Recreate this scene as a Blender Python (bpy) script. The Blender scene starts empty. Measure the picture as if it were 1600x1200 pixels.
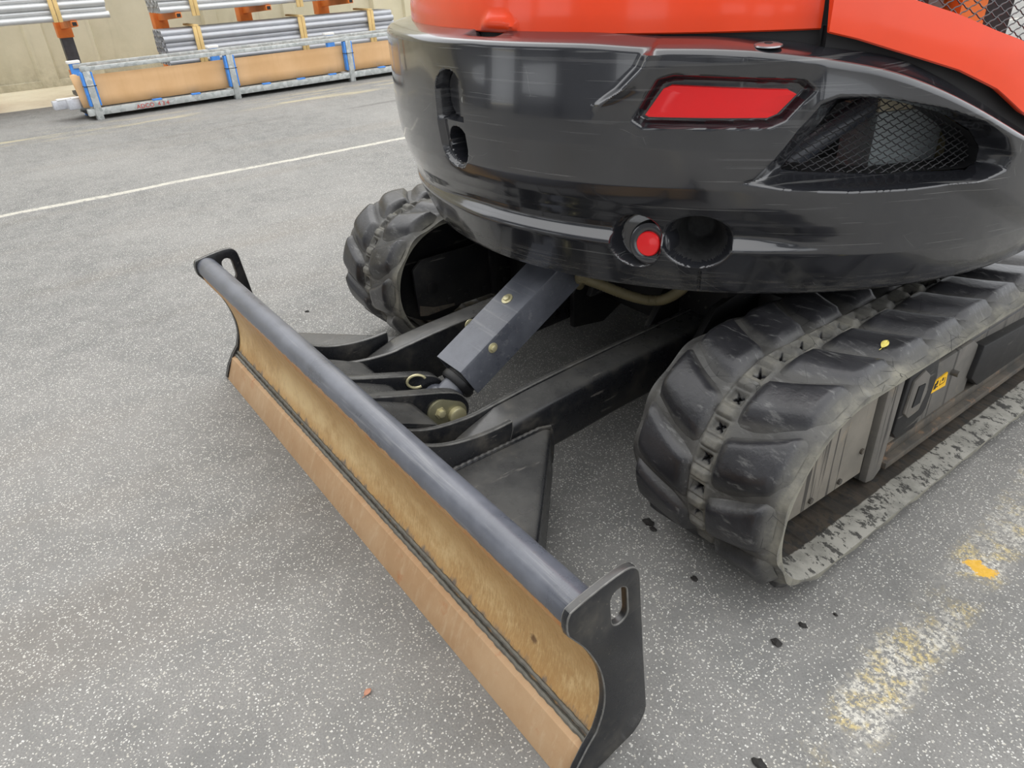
import bpy, bmesh, math, random
import numpy as np
from mathutils import Matrix, Vector

random.seed(7)
rng = np.random.default_rng(7)
S = bpy.context.scene
COL = S.collection

# ------------------------------------------------------------------ camera
cam_d = bpy.data.cameras.new('camera')
cam_d.sensor_width = 36.0
cam_d.lens = 1116.48 * 36.0 / 1600.0
cam_d.clip_start = 0.02
cam_d.clip_end = 300
cam = bpy.data.objects.new('camera', cam_d)
COL.objects.link(cam)
RM = np.array([[0.5957214857, 0.8016904776, -0.0490743275],
               [0.3870520432, -0.3400745430, -0.8570531029],
               [-0.7037802409, 0.4915706290, -0.5128856493]])
m = Matrix.Identity(4)
for i in range(3):
    m[i][0] = RM[0][i]; m[i][1] = -RM[1][i]; m[i][2] = -RM[2][i]
m[0][3], m[1][3], m[2][3] = 2.5176, -0.4496, 1.2940
cam.matrix_world = m
S.camera = cam

# ------------------------------------------------------------------ light
SKY_STRENGTH = 1.75
SUN_STRENGTH = 0.8
w = bpy.data.worlds.new('overcast_sky'); S.world = w; w.use_nodes = True
nt = w.node_tree; nt.nodes.clear()
wo = nt.nodes.new('ShaderNodeOutputWorld'); bg = nt.nodes.new('ShaderNodeBackground')
tc = nt.nodes.new('ShaderNodeTexCoord'); sx = nt.nodes.new('ShaderNodeSeparateXYZ')
rp = nt.nodes.new('ShaderNodeValToRGB')
nt.links.new(tc.outputs['Generated'], sx.inputs[0]); nt.links.new(sx.outputs['Z'], rp.inputs[0])
e = rp.color_ramp.elements
e[0].position = 0.0; e[0].color = (0.62, 0.64, 0.66, 1)
e[1].position = 0.85; e[1].color = (1.0, 1.0, 1.0, 1)
k = rp.color_ramp.elements.new(0.25); k.color = (0.80, 0.82, 0.85, 1)
bg.inputs[1].default_value = SKY_STRENGTH
nt.links.new(rp.outputs[0], bg.inputs[0]); nt.links.new(bg.outputs[0], wo.inputs[0])
sd = bpy.data.lights.new('sun', 'SUN'); sd.energy = SUN_STRENGTH; sd.angle = math.radians(60); sd.color = (1.0, 0.98, 0.95)
so = bpy.data.objects.new('sun', sd); COL.objects.link(so)
so.rotation_euler = Vector((0.55, -0.35, -1.0)).to_track_quat('-Z', 'Y').to_euler()
S.view_settings.view_transform = 'Standard'
S.view_settings.look = 'None'
S.view_settings.gamma = 1.0
S.view_settings.use_curve_mapping = False
S.view_settings.exposure = 0.25


# ------------------------------------------------------------------ materials
class G:
    def __init__(s, name):
        s.m = bpy.data.materials.new(name); s.m.use_nodes = True
        s.t = s.m.node_tree; s.p = s.t.nodes['Principled BSDF']
        s.tc = s.t.nodes.new('ShaderNodeTexCoord')
        s.co = s.tc.outputs['Object']

    def n(s, typ, **kw):
        nd = s.t.nodes.new('ShaderNode' + typ)
        for a, v in kw.items(): setattr(nd, a, v)
        return nd

    def put(s, sock, v):
        if isinstance(v, bpy.types.NodeSocket): s.t.links.new(v, sock)
        elif isinstance(v, (tuple, list)) and len(v) == 3 and sock.type == 'RGBA': sock.default_value = (*v, 1)
        else: sock.default_value = v

    def map(s, scale=(1, 1, 1), rot=(0, 0, 0), loc=(0, 0, 0), co=None):
        nd = s.n('Mapping'); s.put(nd.inputs[0], co or s.co)
        nd.inputs[1].default_value = loc; nd.inputs[2].default_value = rot; nd.inputs[3].default_value = scale
        return nd.outputs[0]

    def noise(s, scale, detail=4, rough=0.55, co=None, dist=0.0):
        nd = s.n('TexNoise'); s.put(nd.inputs['Vector'], co or s.co)
        nd.inputs['Scale'].default_value = scale; nd.inputs['Detail'].default_value = detail
        nd.inputs['Roughness'].default_value = rough; nd.inputs['Distortion'].default_value = dist
        return nd.outputs['Fac']

    def vor(s, scale, co=None, out='Distance', rand=1.0):
        nd = s.n('TexVoronoi'); s.put(nd.inputs['Vector'], co or s.co)
        nd.inputs['Scale'].default_value = scale; nd.inputs['Randomness'].default_value = rand
        return nd.outputs[out]

    def math(s, op, a, b=0.0, c=0.0, clamp=False):
        nd = s.n('Math', operation=op, use_clamp=clamp)
        s.put(nd.inputs[0], a); s.put(nd.inputs[1], b); s.put(nd.inputs[2], c)
        return nd.outputs[0]

    def sm(s, v, lo, hi, a=0.0, b=1.0):
        nd = s.n('MapRange', interpolation_type='SMOOTHSTEP'); s.put(nd.inputs[0], v)
        nd.inputs[1].default_value = lo; nd.inputs[2].default_value = hi
        nd.inputs[3].default_value = a; nd.inputs[4].default_value = b
        return nd.outputs[0]

    def mix(s, f, a, b, blend='MIX'):
        nd = s.n('Mix', data_type='RGBA', blend_type=blend)
        s.put(nd.inputs[0], f); s.put(nd.inputs[6], a); s.put(nd.inputs[7], b)
        return nd.outputs[2]

    def sep(s, co=None):
        nd = s.n('SeparateXYZ'); s.put(nd.inputs[0], co or s.co); return nd.outputs

    def attr(s, name):
        nd = s.n('Attribute', attribute_name=name); return nd.outputs['Fac']

    def bump(s, h, strength=0.3, dist=0.002):
        nd = s.n('Bump'); nd.inputs['Strength'].default_value = strength; nd.inputs['Distance'].default_value = dist
        s.put(nd.inputs['Height'], h); s.t.links.new(nd.outputs[0], s.p.inputs['Normal'])

    def out(s, col=None, rough=None, metal=None, spec=None, coat=None, coat_rough=0.08):
        if col is not None: s.put(s.p.inputs['Base Color'], col)
        if rough is not None: s.put(s.p.inputs['Roughness'], rough)
        if metal is not None: s.put(s.p.inputs['Metallic'], metal)
        if spec is not None: s.put(s.p.inputs['Specular IOR Level'], spec)
        if coat is not None:
            s.put(s.p.inputs['Coat Weight'], coat); s.put(s.p.inputs['Coat Roughness'], coat_rough)
        return s.m


def c8(r, g, b):
    f = lambda v: (v / 255 / 12.92) if v / 255 <= 0.04045 else ((v / 255 + 0.055) / 1.055) ** 2.4
    return (f(r), f(g), f(b))


def M_simple(name, col, rough=0.5, metal=0.0, var=0.15, scale=14, bumpn=0.0, coat=None):
    g = G(name)
    n1 = g.noise(scale, 5, 0.6)
    cc = g.mix(g.sm(n1, 0.3, 0.7), tuple(c * (1 - var) for c in col), tuple(min(1, c * (1 + var)) for c in col))
    if bumpn: g.bump(g.noise(scale * 8, 4), bumpn, 0.001)
    return g.out(cc, rough, metal, coat=coat)


def M_asphalt():
    g = G('asphalt')
    big = g.noise(0.55, 5, 0.6); mid = g.noise(7, 5, 0.65); fine = g.noise(240, 3, 0.6)
    base = g.mix(g.sm(mid, 0.3, 0.7), c8(116, 116, 114), c8(134, 133, 130))
    base = g.mix(g.math('MULTIPLY', g.sm(big, 0.42, 0.68), 0.55), base, c8(152, 150, 146))
    base = g.mix(g.sm(fine, 0.3, 0.75, 0.0, 0.5), base, c8(96, 95, 93))
    # streaky tyre-worn bands running along the yard, further out
    band = g.noise(1.0, 5, 0.6, g.map((1.6, 0.22, 1)))
    base = g.mix(g.sm(band, 0.5, 0.72, 0.0, 0.30), base, c8(120, 112, 102))
    # pale stone chips
    warp = g.n('VectorMath', operation='MULTIPLY_ADD')
    nv = g.n('TexNoise'); nv.inputs['Scale'].default_value = 130; g.put(nv.inputs['Vector'], g.co)
    g.put(warp.inputs[0], nv.outputs['Color']); warp.inputs[1].default_value = (0.008, 0.008, 0); g.put(warp.inputs[2], g.co)
    for sc, th, keep in ((96, 0.25, 0.36), (170, 0.33, 0.38), (60, 0.16, 0.45)):
        nd = g.n('TexVoronoi'); g.put(nd.inputs['Vector'], warp.outputs[0]); nd.inputs['Scale'].default_value = sc
        sepc = g.n('SeparateColor'); g.put(sepc.inputs[0], nd.outputs['Color'])
        f = g.sm(nd.outputs['Distance'], th, th - 0.10)
        f = g.math('MULTIPLY', f, g.math('GREATER_THAN', sepc.outputs[0], keep))
        chip = g.mix(sepc.outputs[1], c8(218, 217, 212), c8(186, 182, 170))
        base = g.mix(g.math('MULTIPLY', f, 0.80), base, chip)
    X, Y, Z = g.sep()
    # thin white parking line
    wob = g.math('MULTIPLY', g.math('SUBTRACT', g.noise(1.1, 2), 0.5), 0.12)
    d = g.math('ABSOLUTE', g.math('ADD', g.math('ADD', X, 3.19), wob))
    ln = g.math('MULTIPLY', g.sm(d, 0.043, 0.026), g.sm(g.noise(22, 5, 0.7), 0.30, 0.52))
    base = g.mix(g.math('MULTIPLY', ln, 0.52), base, c8(226, 221, 206))
    # second faint line and yellowish scuffs near the racks
    d2 = g.math('ABSOLUTE', g.math('ADD', X, 6.12))
    sc2 = g.noise(1.0, 6, 0.65, g.map((5.5, 0.8, 1), loc=(3, 1, 0)))
    f2 = g.math('MULTIPLY', g.sm(d2, 0.55, 0.10), g.sm(sc2, 0.50, 0.66))
    base = g.mix(g.math('MULTIPLY', f2, 0.45), base, c8(206, 192, 146))
    # dark skid streaks
    d3 = g.math('ABSOLUTE', g.math('ADD', X, 4.98))
    f3 = g.math('MULTIPLY', g.sm(d3, 0.09, 0.02), g.sm(g.noise(1.0, 3, 0.5, g.map((6, 1.0, 1))), 0.48, 0.66))
    base = g.mix(g.math('MULTIPLY', f3, 0.45), base, c8(88, 86, 84))
    # broad worn white and yellow line beside the machine
    cl = g.math('ADD', g.math('MULTIPLY', g.math('SUBTRACT', Y, 0.36), -0.075), 2.205)
    dl = g.math('ABSOLUTE', g.math('SUBTRACT', X, cl))
    edge = g.sm(g.math('ADD', dl, g.math('MULTIPLY', g.math('SUBTRACT', g.noise(9, 4, 0.7), 0.5), 0.09)), 0.075, 0.03)
    patch = g.sm(g.noise(4.6, 3, 0.6, g.map(loc=(0.31, 0.2, 0))), 0.44, 0.60)
    grain = g.sm(g.noise(85, 4, 0.75), 0.42, 0.60)
    f4 = g.math('MULTIPLY', edge, g.math('MULTIPLY', grain, g.math('ADD', g.math('MULTIPLY', patch, 0.85), 0.15)))
    hue = g.sm(g.noise(16, 3, 0.6), 0.45, 0.60)
    base = g.mix(g.math('MULTIPLY', f4, 0.66), base, g.mix(hue, c8(226, 222, 210), c8(214, 193, 128)))
    # fresh yellow splash
    px = g.math('SUBTRACT', X, 2.148); py = g.math('SUBTRACT', Y, 1.118)
    rr = g.math('SQRT', g.math('ADD', g.math('POWER', g.math('MULTIPLY', px, 1.0), 2.0), g.math('POWER', g.math('MULTIPLY', py, 1.7), 2.0)))
    rr = g.math('ADD', rr, g.math('MULTIPLY', g.math('SUBTRACT', g.noise(20, 5, 0.75), 0.5), 0.16))
    base = g.mix(g.math('MULTIPLY', g.sm(rr, 0.036, 0.024), 0.9), base, c8(226, 176, 52))
    # damp dark patches close to the machine
    g.bump(g.math('ADD', g.math('MULTIPLY', fine, 0.4), g.vor(110)), 0.35, 0.0025)
    return g.out(base, 0.82, spec=0.35)


def M_rubber():
    g = G('worn_rubber')
    a = g.attr('wear')
    n1 = g.noise(16, 6, 0.65); n2 = g.noise(70, 4, 0.7)
    dust = g.math('ADD', a, g.math('MULTIPLY', g.math('SUBTRACT', n1, 0.5), 0.7))
    cc = g.mix(g.sm(g.noise(7, 5, 0.6), 0.35, 0.65), c8(32, 32, 35), c8(50, 50, 53))
    cc = g.mix(g.sm(dust, 0.10, 0.80), cc, c8(82, 81, 78))
    cc = g.mix(g.sm(dust, 0.70, 1.10), cc, c8(136, 133, 120))
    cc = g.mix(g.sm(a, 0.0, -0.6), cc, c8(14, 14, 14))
    sc = g.noise(1, 5, 0.7, g.map((14, 70, 40), rot=(0.3, 0.2, 0.6)))
    cc = g.mix(g.sm(sc, 0.55, 0.70, 0.0, 0.45), cc, c8(124, 124, 122))
    cc = g.mix(g.sm(n2, 0.60, 0.76, 0.0, 0.6), cc, c8(44, 44, 45))
    v = g.n('TexVoronoi', feature='DISTANCE_TO_EDGE'); v.inputs['Scale'].default_value = 13; v.inputs['Randomness'].default_value = 1
    g.put(v.inputs['Vector'], g.map((1.0, 1.5, 1.2), rot=(0.4, 0.7, 0.3)))
    ck = g.math('MULTIPLY', g.sm(v.outputs['Distance'], 0.012, 0.003), g.sm(g.noise(11, 3), 0.53, 0.60))
    cc = g.mix(g.math('MULTIPLY', ck, 0.9), cc, c8(22, 22, 22))
    g.bump(g.math('ADD', n1, g.math('MULTIPLY', n2, 0.4)), 0.45, 0.004)
    return g.out(cc, g.sm(dust, 0.2, 0.9, 0.33, 0.70), spec=0.55)


def M_black_paint(name='black_paint', col=c8(30, 31, 34), dusty=0.34, rough=0.22):  # dusty also scales the paler grey on upward-facing faces
    g = G(name)
    n1 = g.noise(9, 6, 0.7); n2 = g.noise(110, 3, 0.7)
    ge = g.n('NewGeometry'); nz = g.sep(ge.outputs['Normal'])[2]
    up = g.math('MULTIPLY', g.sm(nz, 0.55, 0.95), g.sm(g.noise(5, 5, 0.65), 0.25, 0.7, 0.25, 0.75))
    cc = g.mix(g.math('MULTIPLY', up, dusty * 1.5, clamp=True), col, c8(122, 121, 117))      # paler grey on upward-facing faces
    cc = g.mix(g.sm(n1, 0.48, 0.8, 0.0, dusty), cc, c8(118, 112, 100))
    cc = g.mix(g.sm(n2, 0.64, 0.76, 0.0, 0.5 * dusty + 0.1), cc, c8(150, 142, 124))
    sc = g.noise(1, 3, 0.6, g.map((60, 7, 60), rot=(0.5, 0.3, 0.7)))
    cc = g.mix(g.sm(sc, 0.66, 0.72, 0.0, 0.4), cc, c8(132, 128, 122))
    return g.out(cc, g.sm(n1, 0.3, 0.8, rough, rough + 0.22), spec=0.5)


def M_counterweight():
    g = G('counterweight_paint')
    n1 = g.noise(5, 5, 0.6)
    base = g.mix(g.sm(n1, 0.3, 0.7), c8(34, 35, 39), c8(42, 43, 47))
    s1 = g.noise(1, 4, 0.55, g.map((1.6, 1.6, 85)))
    s2 = g.noise(1, 3, 0.6, g.map((2.4, 2.4, 150), rot=(0.04, 0.05, 0), loc=(4, 1, 3)))
    X, Y, Z = g.sep()
    area = g.sm(g.noise(3.2, 3, 0.6, g.map(loc=(2, 0, 1))), 0.35, 0.6)
    l1 = g.math('MULTIPLY', g.sm(s1, 0.585, 0.63), area)
    l2 = g.sm(s2, 0.66, 0.70)
    cc = g.mix(g.math('MULTIPLY', l1, 0.12), base, c8(150, 150, 150))
    cc = g.mix(g.math('MULTIPLY', l2, 0.22), cc, c8(165, 165, 162))
    # a few wandering hairline scratches
    v = g.n('TexVoronoi', feature='DISTANCE_TO_EDGE'); v.inputs['Scale'].default_value = 2.6
    wv = g.map((1, 1, 3.0), rot=(0.2, 0.5, 0.1))
    nn = g.n('TexNoise'); nn.inputs['Scale'].default_value = 6; g.put(nn.inputs['Vector'], g.co)
    va = g.n('VectorMath', operation='MULTIPLY_ADD'); g.put(va.inputs[0], nn.outputs['Color']); va.inputs[1].default_value = (0.14, 0.14, 0.3); g.put(va.inputs[2], wv)
    g.put(v.inputs['Vector'], va.outputs[0])
    hl = g.math('MULTIPLY', g.sm(v.outputs['Distance'], 0.0028, 0.001), g.sm(g.noise(5, 3), 0.52, 0.66))
    cc = g.mix(g.math('MULTIPLY', hl, 0.30), cc, c8(165, 163, 158))
    # scuffed dusty lip at the very bottom
    lip = g.math('MULTIPLY', g.sm(Z, 0.70, 0.63), g.sm(g.noise(9, 6, 0.75, g.map((1, 1, 9))), 0.42, 0.75))
    cc = g.mix(g.math('MULTIPLY', lip, 0.42), cc, c8(128, 124, 114))
    r = g.math('ADD', g.math('ADD', 0.13, g.math('MULTIPLY', s1, 0.10)), g.math('MULTIPLY', lip, 0.3))
    return g.out(cc, r, spec=0.8, coat=0.8, coat_rough=0.06)


def M_red(name, col, rough=0.3):
    g = G(name)
    n1 = g.noise(6, 4, 0.6)
    cc = g.mix(g.sm(n1, 0.3, 0.7), tuple(x * 0.94 for x in col), col)
    sc = g.noise(1, 3, 0.6, g.map((3, 3, 70), rot=(0.1, 0.3, 0)))
    cc = g.mix(g.sm(sc, 0.70, 0.74, 0.0, 0.2), cc, c8(240, 170, 150))
    return g.out(cc, rough, spec=0.5, coat=0.4)


def M_mould():
    g = G('worn_blade_steel')
    X, Y, Z = g.sep()
    n1 = g.noise(3.5, 6, 0.65); n2 = g.noise(34, 5, 0.72)
    sw = g.noise(1, 6, 0.75, g.map((240, 60, 34), rot=(0, 0.55, 0)), 0.0)
    sw2 = g.noise(1, 6, 0.75, g.map((330, 70, 46), rot=(0, -0.25, 0), loc=(3, 2, 1)), 0.0)
    cc = g.mix(g.sm(n1, 0.3, 0.7), c8(180, 140, 88), c8(197, 159, 106))
    cc = g.mix(g.sm(sw, 0.42, 0.68, 0.0, 0.55), cc, c8(206, 172, 118))
    cc = g.mix(g.sm(sw2, 0.52, 0.72, 0.0, 0.55), cc, c8(128, 94, 58))
    cc = g.mix(g.sm(n2, 0.55, 0.75, 0.0, 0.4), cc, c8(150, 104, 60))
    belly = g.math('MULTIPLY', g.sm(Z, 0.10, 0.14), g.sm(Z, 0.27, 0.15))
    cc = g.mix(g.math('MULTIPLY', belly, g.sm(g.math('ADD', g.math('MULTIPLY', sw, 0.6), g.math('ADD', g.math('MULTIPLY', n2, 0.6), g.math('MULTIPLY', n1, 0.8))), 0.85, 1.2, 0.05, 0.8)), cc, c8(230, 204, 154))
    ft = g.sm(g.math('ADD', Z, g.math('MULTIPLY', g.math('SUBTRACT', g.noise(1, 5, 0.7, g.map((30, 1, 9))), 0.5), 0.11)), 0.108, 0.088)
    cc = g.mix(g.math('MULTIPLY', ft, 0.8), cc, c8(96, 98, 102))
    tp = g.sm(g.math('ADD', Z, g.math('MULTIPLY', g.math('SUBTRACT', g.noise(1, 5, 0.75, g.map((34, 10, 18))), 0.5), 0.075)), 0.362, 0.392)
    cc = g.mix(g.math('MULTIPLY', tp, g.sm(n2, 0.35, 0.65, 0.05, 0.8)), cc, c8(192, 130, 72))
    # a dark burnt spot
    bx = g.math('SUBTRACT', X, 1.76); bz = g.math('SUBTRACT', Z, 0.158)
    br = g.math('SQRT', g.math('ADD', g.math('POWER', bx, 2.0), g.math('POWER', bz, 2.0)))
    br = g.math('ADD', br, g.math('MULTIPLY', g.math('SUBTRACT', n2, 0.5), 0.02))
    cc = g.mix(g.math('MULTIPLY', g.sm(br, 0.014, 0.006), 0.8), cc, c8(88, 56, 34))
    g.bump(g.math('ADD', sw, g.math('MULTIPLY', n2, 0.5)), 0.10, 0.002)
    return g.out(cc, g.sm(n2, 0.3, 0.7, 0.40, 0.6), 0.1, spec=0.5)


def M_edge_steel():
    g = G('rusted_cutting_edge_steel')
    n1 = g.noise(5, 6, 0.65); n2 = g.noise(45, 5, 0.7)
    sw = g.noise(1, 5, 0.7, g.map((60, 14, 14), rot=(0, 0.5, 0)))
    cc = g.mix(g.sm(n1, 0.3, 0.7), c8(178, 142, 104), c8(192, 160, 124))
    cc = g.mix(g.sm(sw, 0.5, 0.7, 0.0, 0.5), cc, c8(200, 174, 142))
    cc = g.mix(g.sm(g.noise(14, 5, 0.7), 0.60, 0.74, 0.0, 0.55), cc, c8(180, 110, 62))
    g.bump(n2, 0.12, 0.002)
    return g.out(cc, 0.6, 0.1)


def M_tube(name='scuffed_grey_paint', rust=False):
    g = G(name)
    n1 = g.noise(6, 6, 0.65); n2 = g.noise(60, 4, 0.7)
    cc = g.mix(g.sm(n1, 0.3, 0.75), c8(78, 81, 89), c8(106, 109, 117))
    cc = g.mix(g.sm(n2, 0.62, 0.75, 0, 0.4), cc, c8(84, 84, 84))
    st = g.noise(1, 4, 0.7, g.map((2.5, 60, 60)))
    cc = g.mix(g.sm(st, 0.55, 0.7, 0, 0.35), cc, c8(150, 150, 150))
    if rust:
        X, Y, Z = g.sep()
        rag = g.math('MULTIPLY', g.math('SUBTRACT', g.noise(1, 6, 0.75, g.map((26, 14, 14))), 0.5), 0.040)
        lim = g.math('ADD', 0.4255, g.math('MULTIPLY', g.math('ABSOLUTE', g.math('SUBTRACT', X, 1.15)), -0.009))
        zz = g.math('SUBTRACT', g.math('ADD', Z, rag), lim)
        f = g.math('MULTIPLY', g.sm(zz, 0.003, -0.003), g.sm(Y, 0.055, 0.045))
        rc = g.mix(g.sm(g.noise(40, 5, 0.7), 0.35, 0.65), c8(186, 124, 66), c8(208, 164, 106))
        cc = g.mix(f, cc, g.mix(g.sm(zz, -0.006, -0.02), rc, c8(178, 140, 90)))
    g.bump(g.noise(40, 3), 0.1, 0.002)
    return g.out(cc, g.sm(n1, 0.3, 0.7, 0.24, 0.40), 0.0, spec=0.6)


def M_galv(name, lo=c8(150, 153, 152), hi=c8(188, 191, 190), rough=0.42, metal=0.55):
    g = G(name)
    v = g.vor(26, None, 'Color'); sp = g.n('SeparateColor'); g.put(sp.inputs[0], v)
    n = g.noise(9, 4)
    f = g.math('ADD', g.math('MULTIPLY', sp.outputs[0], 0.5), g.math('MULTIPLY', n, 0.5))
    return g.out(g.mix(g.sm(f, 0.2, 0.8), lo, hi), rough, metal)


def M_card():
    g = G('brown_cardboard')
    n = g.noise(2.2, 4); fl = g.noise(1, 3, 0.5, g.map((1, 30, 3)))
    cc = g.mix(g.sm(n, 0.3, 0.7), c8(216, 172, 122), c8(228, 186, 138))
    cc = g.mix(g.sm(fl, 0.5, 0.7, 0, 0.2), cc, c8(212, 168, 118))
    return g.out(cc, 0.75)


def M_wall():
    g = G('cream_painted_concrete')
    n = g.noise(1.2, 6, 0.65); n2 = g.noise(9, 5, 0.7)
    cc = g.mix(g.sm(n, 0.3, 0.7), c8(190, 184, 160), c8(206, 199, 176))
    X, Y, Z = g.sep()
    st = g.noise(1, 4, 0.6, g.map((2, 5, 0.7)))
    cc = g.mix(g.sm(st, 0.55, 0.75, 0, 0.35), cc, c8(150, 142, 118))
    low = g.math('MULTIPLY', g.sm(Z, 0.5, 0.0), g.sm(n2, 0.35, 0.65))
    cc = g.mix(g.math('MULTIPLY', low, 0.45), cc, c8(140, 130, 108))
    g.bump(n2, 0.15, 0.006)
    return g.out(cc, 0.8)


def M_apron():
    g = G('sandy_concrete')
    n = g.noise(1.6, 6, 0.65); n2 = g.noise(30, 4, 0.7)
    cc = g.mix(g.sm(n, 0.3, 0.7), c8(214, 203, 176), c8(232, 224, 200))
    cc = g.mix(g.sm(n2, 0.55, 0.75, 0, 0.3), cc, c8(150, 138, 116))
    return g.out(cc, 0.85)


def M_dusty(name, a, b, streak=c8(52, 50, 48)):
    g = G(name)
    n = g.noise(6, 6, 0.65)
    st = g.noise(1, 4, 0.6, g.map((30, 60, 1.4)))
    cc = g.mix(g.sm(n, 0.3, 0.7), a, b)
    cc = g.mix(g.sm(g.noise(14, 5, 0.7), 0.55, 0.75, 0, 0.5), cc, c8(152, 138, 116))
    cc = g.mix(g.sm(st, 0.58, 0.62, 0, 0.85), cc, streak)
    return g.out(cc, 0.6, spec=0.4)


def M_rusty():
    g = G('dusty_rusted_paint')
    n = g.noise(9, 6, 0.7)
    cc = g.mix(g.sm(n, 0.35, 0.65), c8(62, 60, 56), c8(92, 84, 74))
    cc = g.mix(g.sm(g.noise(22, 4, 0.7), 0.55, 0.7, 0, 0.5), cc, c8(146, 112, 82))
    return g.out(cc, 0.65)


def M_beltin():
    g = G('belt_inside_rubber')
    X, Y, Z = g.sep()
    n = g.noise(13, 6, 0.7)
    rim = g.sm(g.math('ADD', g.attr('wear'), g.math('MULTIPLY', g.math('SUBTRACT', g.noise(1, 5, 0.7, g.map((14, 30, 20))), 0.5), 0.5)), 0.35, 0.55)
    cc = g.mix(g.sm(n, 0.3, 0.7), c8(40, 37, 33), c8(66, 58, 48))
    cc = g.mix(rim, cc, g.mix(g.sm(n, 0.3, 0.6), c8(122, 121, 114), c8(152, 150, 142)))
    fl = g.noise(1, 6, 0.75, g.map((24, 34, 30), rot=(0, 0, 0.5)))
    cc = g.mix(g.sm(fl, 0.525, 0.560, 0.0, 0.9), cc, c8(40, 39, 37))
    g.bump(g.math('ADD', n, fl), 0.4, 0.004)
    return g.out(cc, 0.6)


MAT = {}
MAT['asphalt'] = M_asphalt(); MAT['rubber'] = M_rubber(); MAT['beltin'] = M_beltin()
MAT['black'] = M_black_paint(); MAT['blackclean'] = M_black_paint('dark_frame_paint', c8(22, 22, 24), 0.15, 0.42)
MAT['cw'] = M_counterweight(); MAT['cwmatte'] = M_simple('rough_casting_black', c8(44, 44, 45), 0.75, 0, 0.3, 60); MAT['wornedge'] = M_simple('paint_worn_off_edge', c8(108, 107, 104), 0.4, 0.2, 0.3, 40)
MAT['hood'] = M_red('orange_red_paint', c8(246, 74, 32), 0.26)
MAT['reflector'] = M_red('red_reflector_plastic', c8(226, 24, 28), 0.28)
MAT['mould'] = M_mould(); MAT['edge'] = M_edge_steel(); MAT['tube'] = M_tube(rust=True)
MAT['cover'] = M_tube('grey_blue_cover_paint'); MAT['weld'] = M_simple('grey_olive_weld', c8(104, 102, 94), 0.5, 0.2, 0.2, 60)
MAT['zinc'] = M_simple('yellow_zinc', c8(206, 198, 158), 0.35, 0.45)
MAT['zincdark'] = M_simple('dulled_zinc', c8(150, 146, 118), 0.4, 0.5); MAT['steel'] = M_simple('bright_steel', c8(176, 178, 180), 0.28, 0.85)
MAT['hose'] = M_simple('olive_hose', c8(138, 128, 96), 0.5)
MAT['galv'] = M_galv('galvanised_steel', c8(164, 168, 166), c8(196, 199, 197), 0.5, 0.3)
MAT['pipe'] = M_simple('bright_pipe_steel', c8(212, 213, 212), 0.36, 0.5, 0.05, 5)
MAT['pipegrey'] = M_simple('dull_pipe_steel', c8(186, 188, 192), 0.40, 0.4, 0.05, 5)
MAT['wood'] = M_simple('pale_timber', c8(222, 190, 128), 0.7, 0, 0.12, 6)
MAT['orange'] = M_simple('orange_rack_paint', c8(224, 124, 50), 0.5, 0, 0.1, 6)
MAT['darkcol'] = M_simple('dark_grey_column_paint', c8(72, 74, 80), 0.55)
MAT['blue'] = M_simple('blue_padding_plastic', c8(72, 142, 226), 0.55, 0, 0.12)
MAT['white'] = M_simple('white_plastic', c8(236, 236, 232), 0.5, 0, 0.03)
MAT['film'] = M_simple('wrapped_white_profile', c8(196, 198, 204), 0.25, 0, 0.12, 20)
MAT['card'] = M_card(); MAT['wall'] = M_wall(); MAT['apron'] = M_apron()
MAT['plate'] = M_dusty('dusty_cover_plate', c8(112, 108, 100), c8(134, 128, 118))
MAT['frame'] = M_dusty('dusty_track_frame', c8(92, 90, 86), c8(112, 108, 102))
MAT['rusty'] = M_rusty()
MAT['yellow'] = M_simple('yellow_sticker', c8(242, 188, 20), 0.4, 0, 0.03)
MAT['ink'] = M_simple('black_ink', c8(30, 28, 26), 0.6)
MAT['redink'] = M_simple('red_spray_paint', c8(196, 60, 50), 0.6, 0, 0.2, 30)
MAT['seal'] = M_simple('black_rubber_seal', c8(26, 26, 28), 0.6)
MAT['wire'] = M_simple('dark_grille_wire', c8(84, 84, 86), 0.4, 0.6)
MAT['tank'] = M_simple('grey_blue_tank', c8(196, 205, 206), 0.45, 0, 0.12, 8)
MAT['beige'] = M_simple('beige_duct', c8(212, 204, 178), 0.6)
MAT['dark'] = M_simple('dark_interior', c8(24, 24, 26), 0.7)
MAT['gravel'] = M_simple('dark_rubber_crumb', c8(36, 34, 32), 0.8)
MAT['leafy'] = M_simple('yellow_leaf', c8(226, 210, 108), 0.6)
MAT['leafb'] = M_simple('brown_leaf', c8(186, 134, 108), 0.7)
MAT['shed'] = M_simple('grey_cladding', c8(120, 122, 126), 0.6, 0, 0.08, 2)
MAT['greybox'] = M_simple('grey_wrapped_stack', c8(128, 130, 130), 0.6)


# ------------------------------------------------------------------ mesh helpers
def mesh(name, V, F, mats, smooth=True, sharp=38, fm=None):
    me = bpy.data.meshes.new(name)
    me.from_pydata([tuple(map(float, v)) for v in V], [], [tuple(map(int, f)) for f in F])
    if not isinstance(mats, (list, tuple)): mats = [mats]
    for mm in mats: me.materials.append(MAT[mm])
    if fm is not None: me.polygons.foreach_set('material_index', np.asarray(fm, dtype=np.int32))
    finish(me, smooth, sharp)
    return me


def finish(me, smooth=True, sharp=38):
    me.polygons.foreach_set('use_smooth', [smooth] * len(me.polygons))
    if smooth and sharp: me.set_sharp_from_angle(angle=math.radians(sharp))
    me.update()


def add(name, me, parent=None, loc=None):
    o = bpy.data.objects.new(name, me); COL.objects.link(o)
    if loc is not None: o.location = loc
    if parent is not None:
        o.parent = parent
        if parent.type == 'EMPTY':
            o.matrix_parent_inverse = parent_inv(parent)
    return o


def parent_inv(e):
    return (Matrix.Translation(e.location) @ e.rotation_euler.to_matrix().to_4x4()).inverted()


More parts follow.
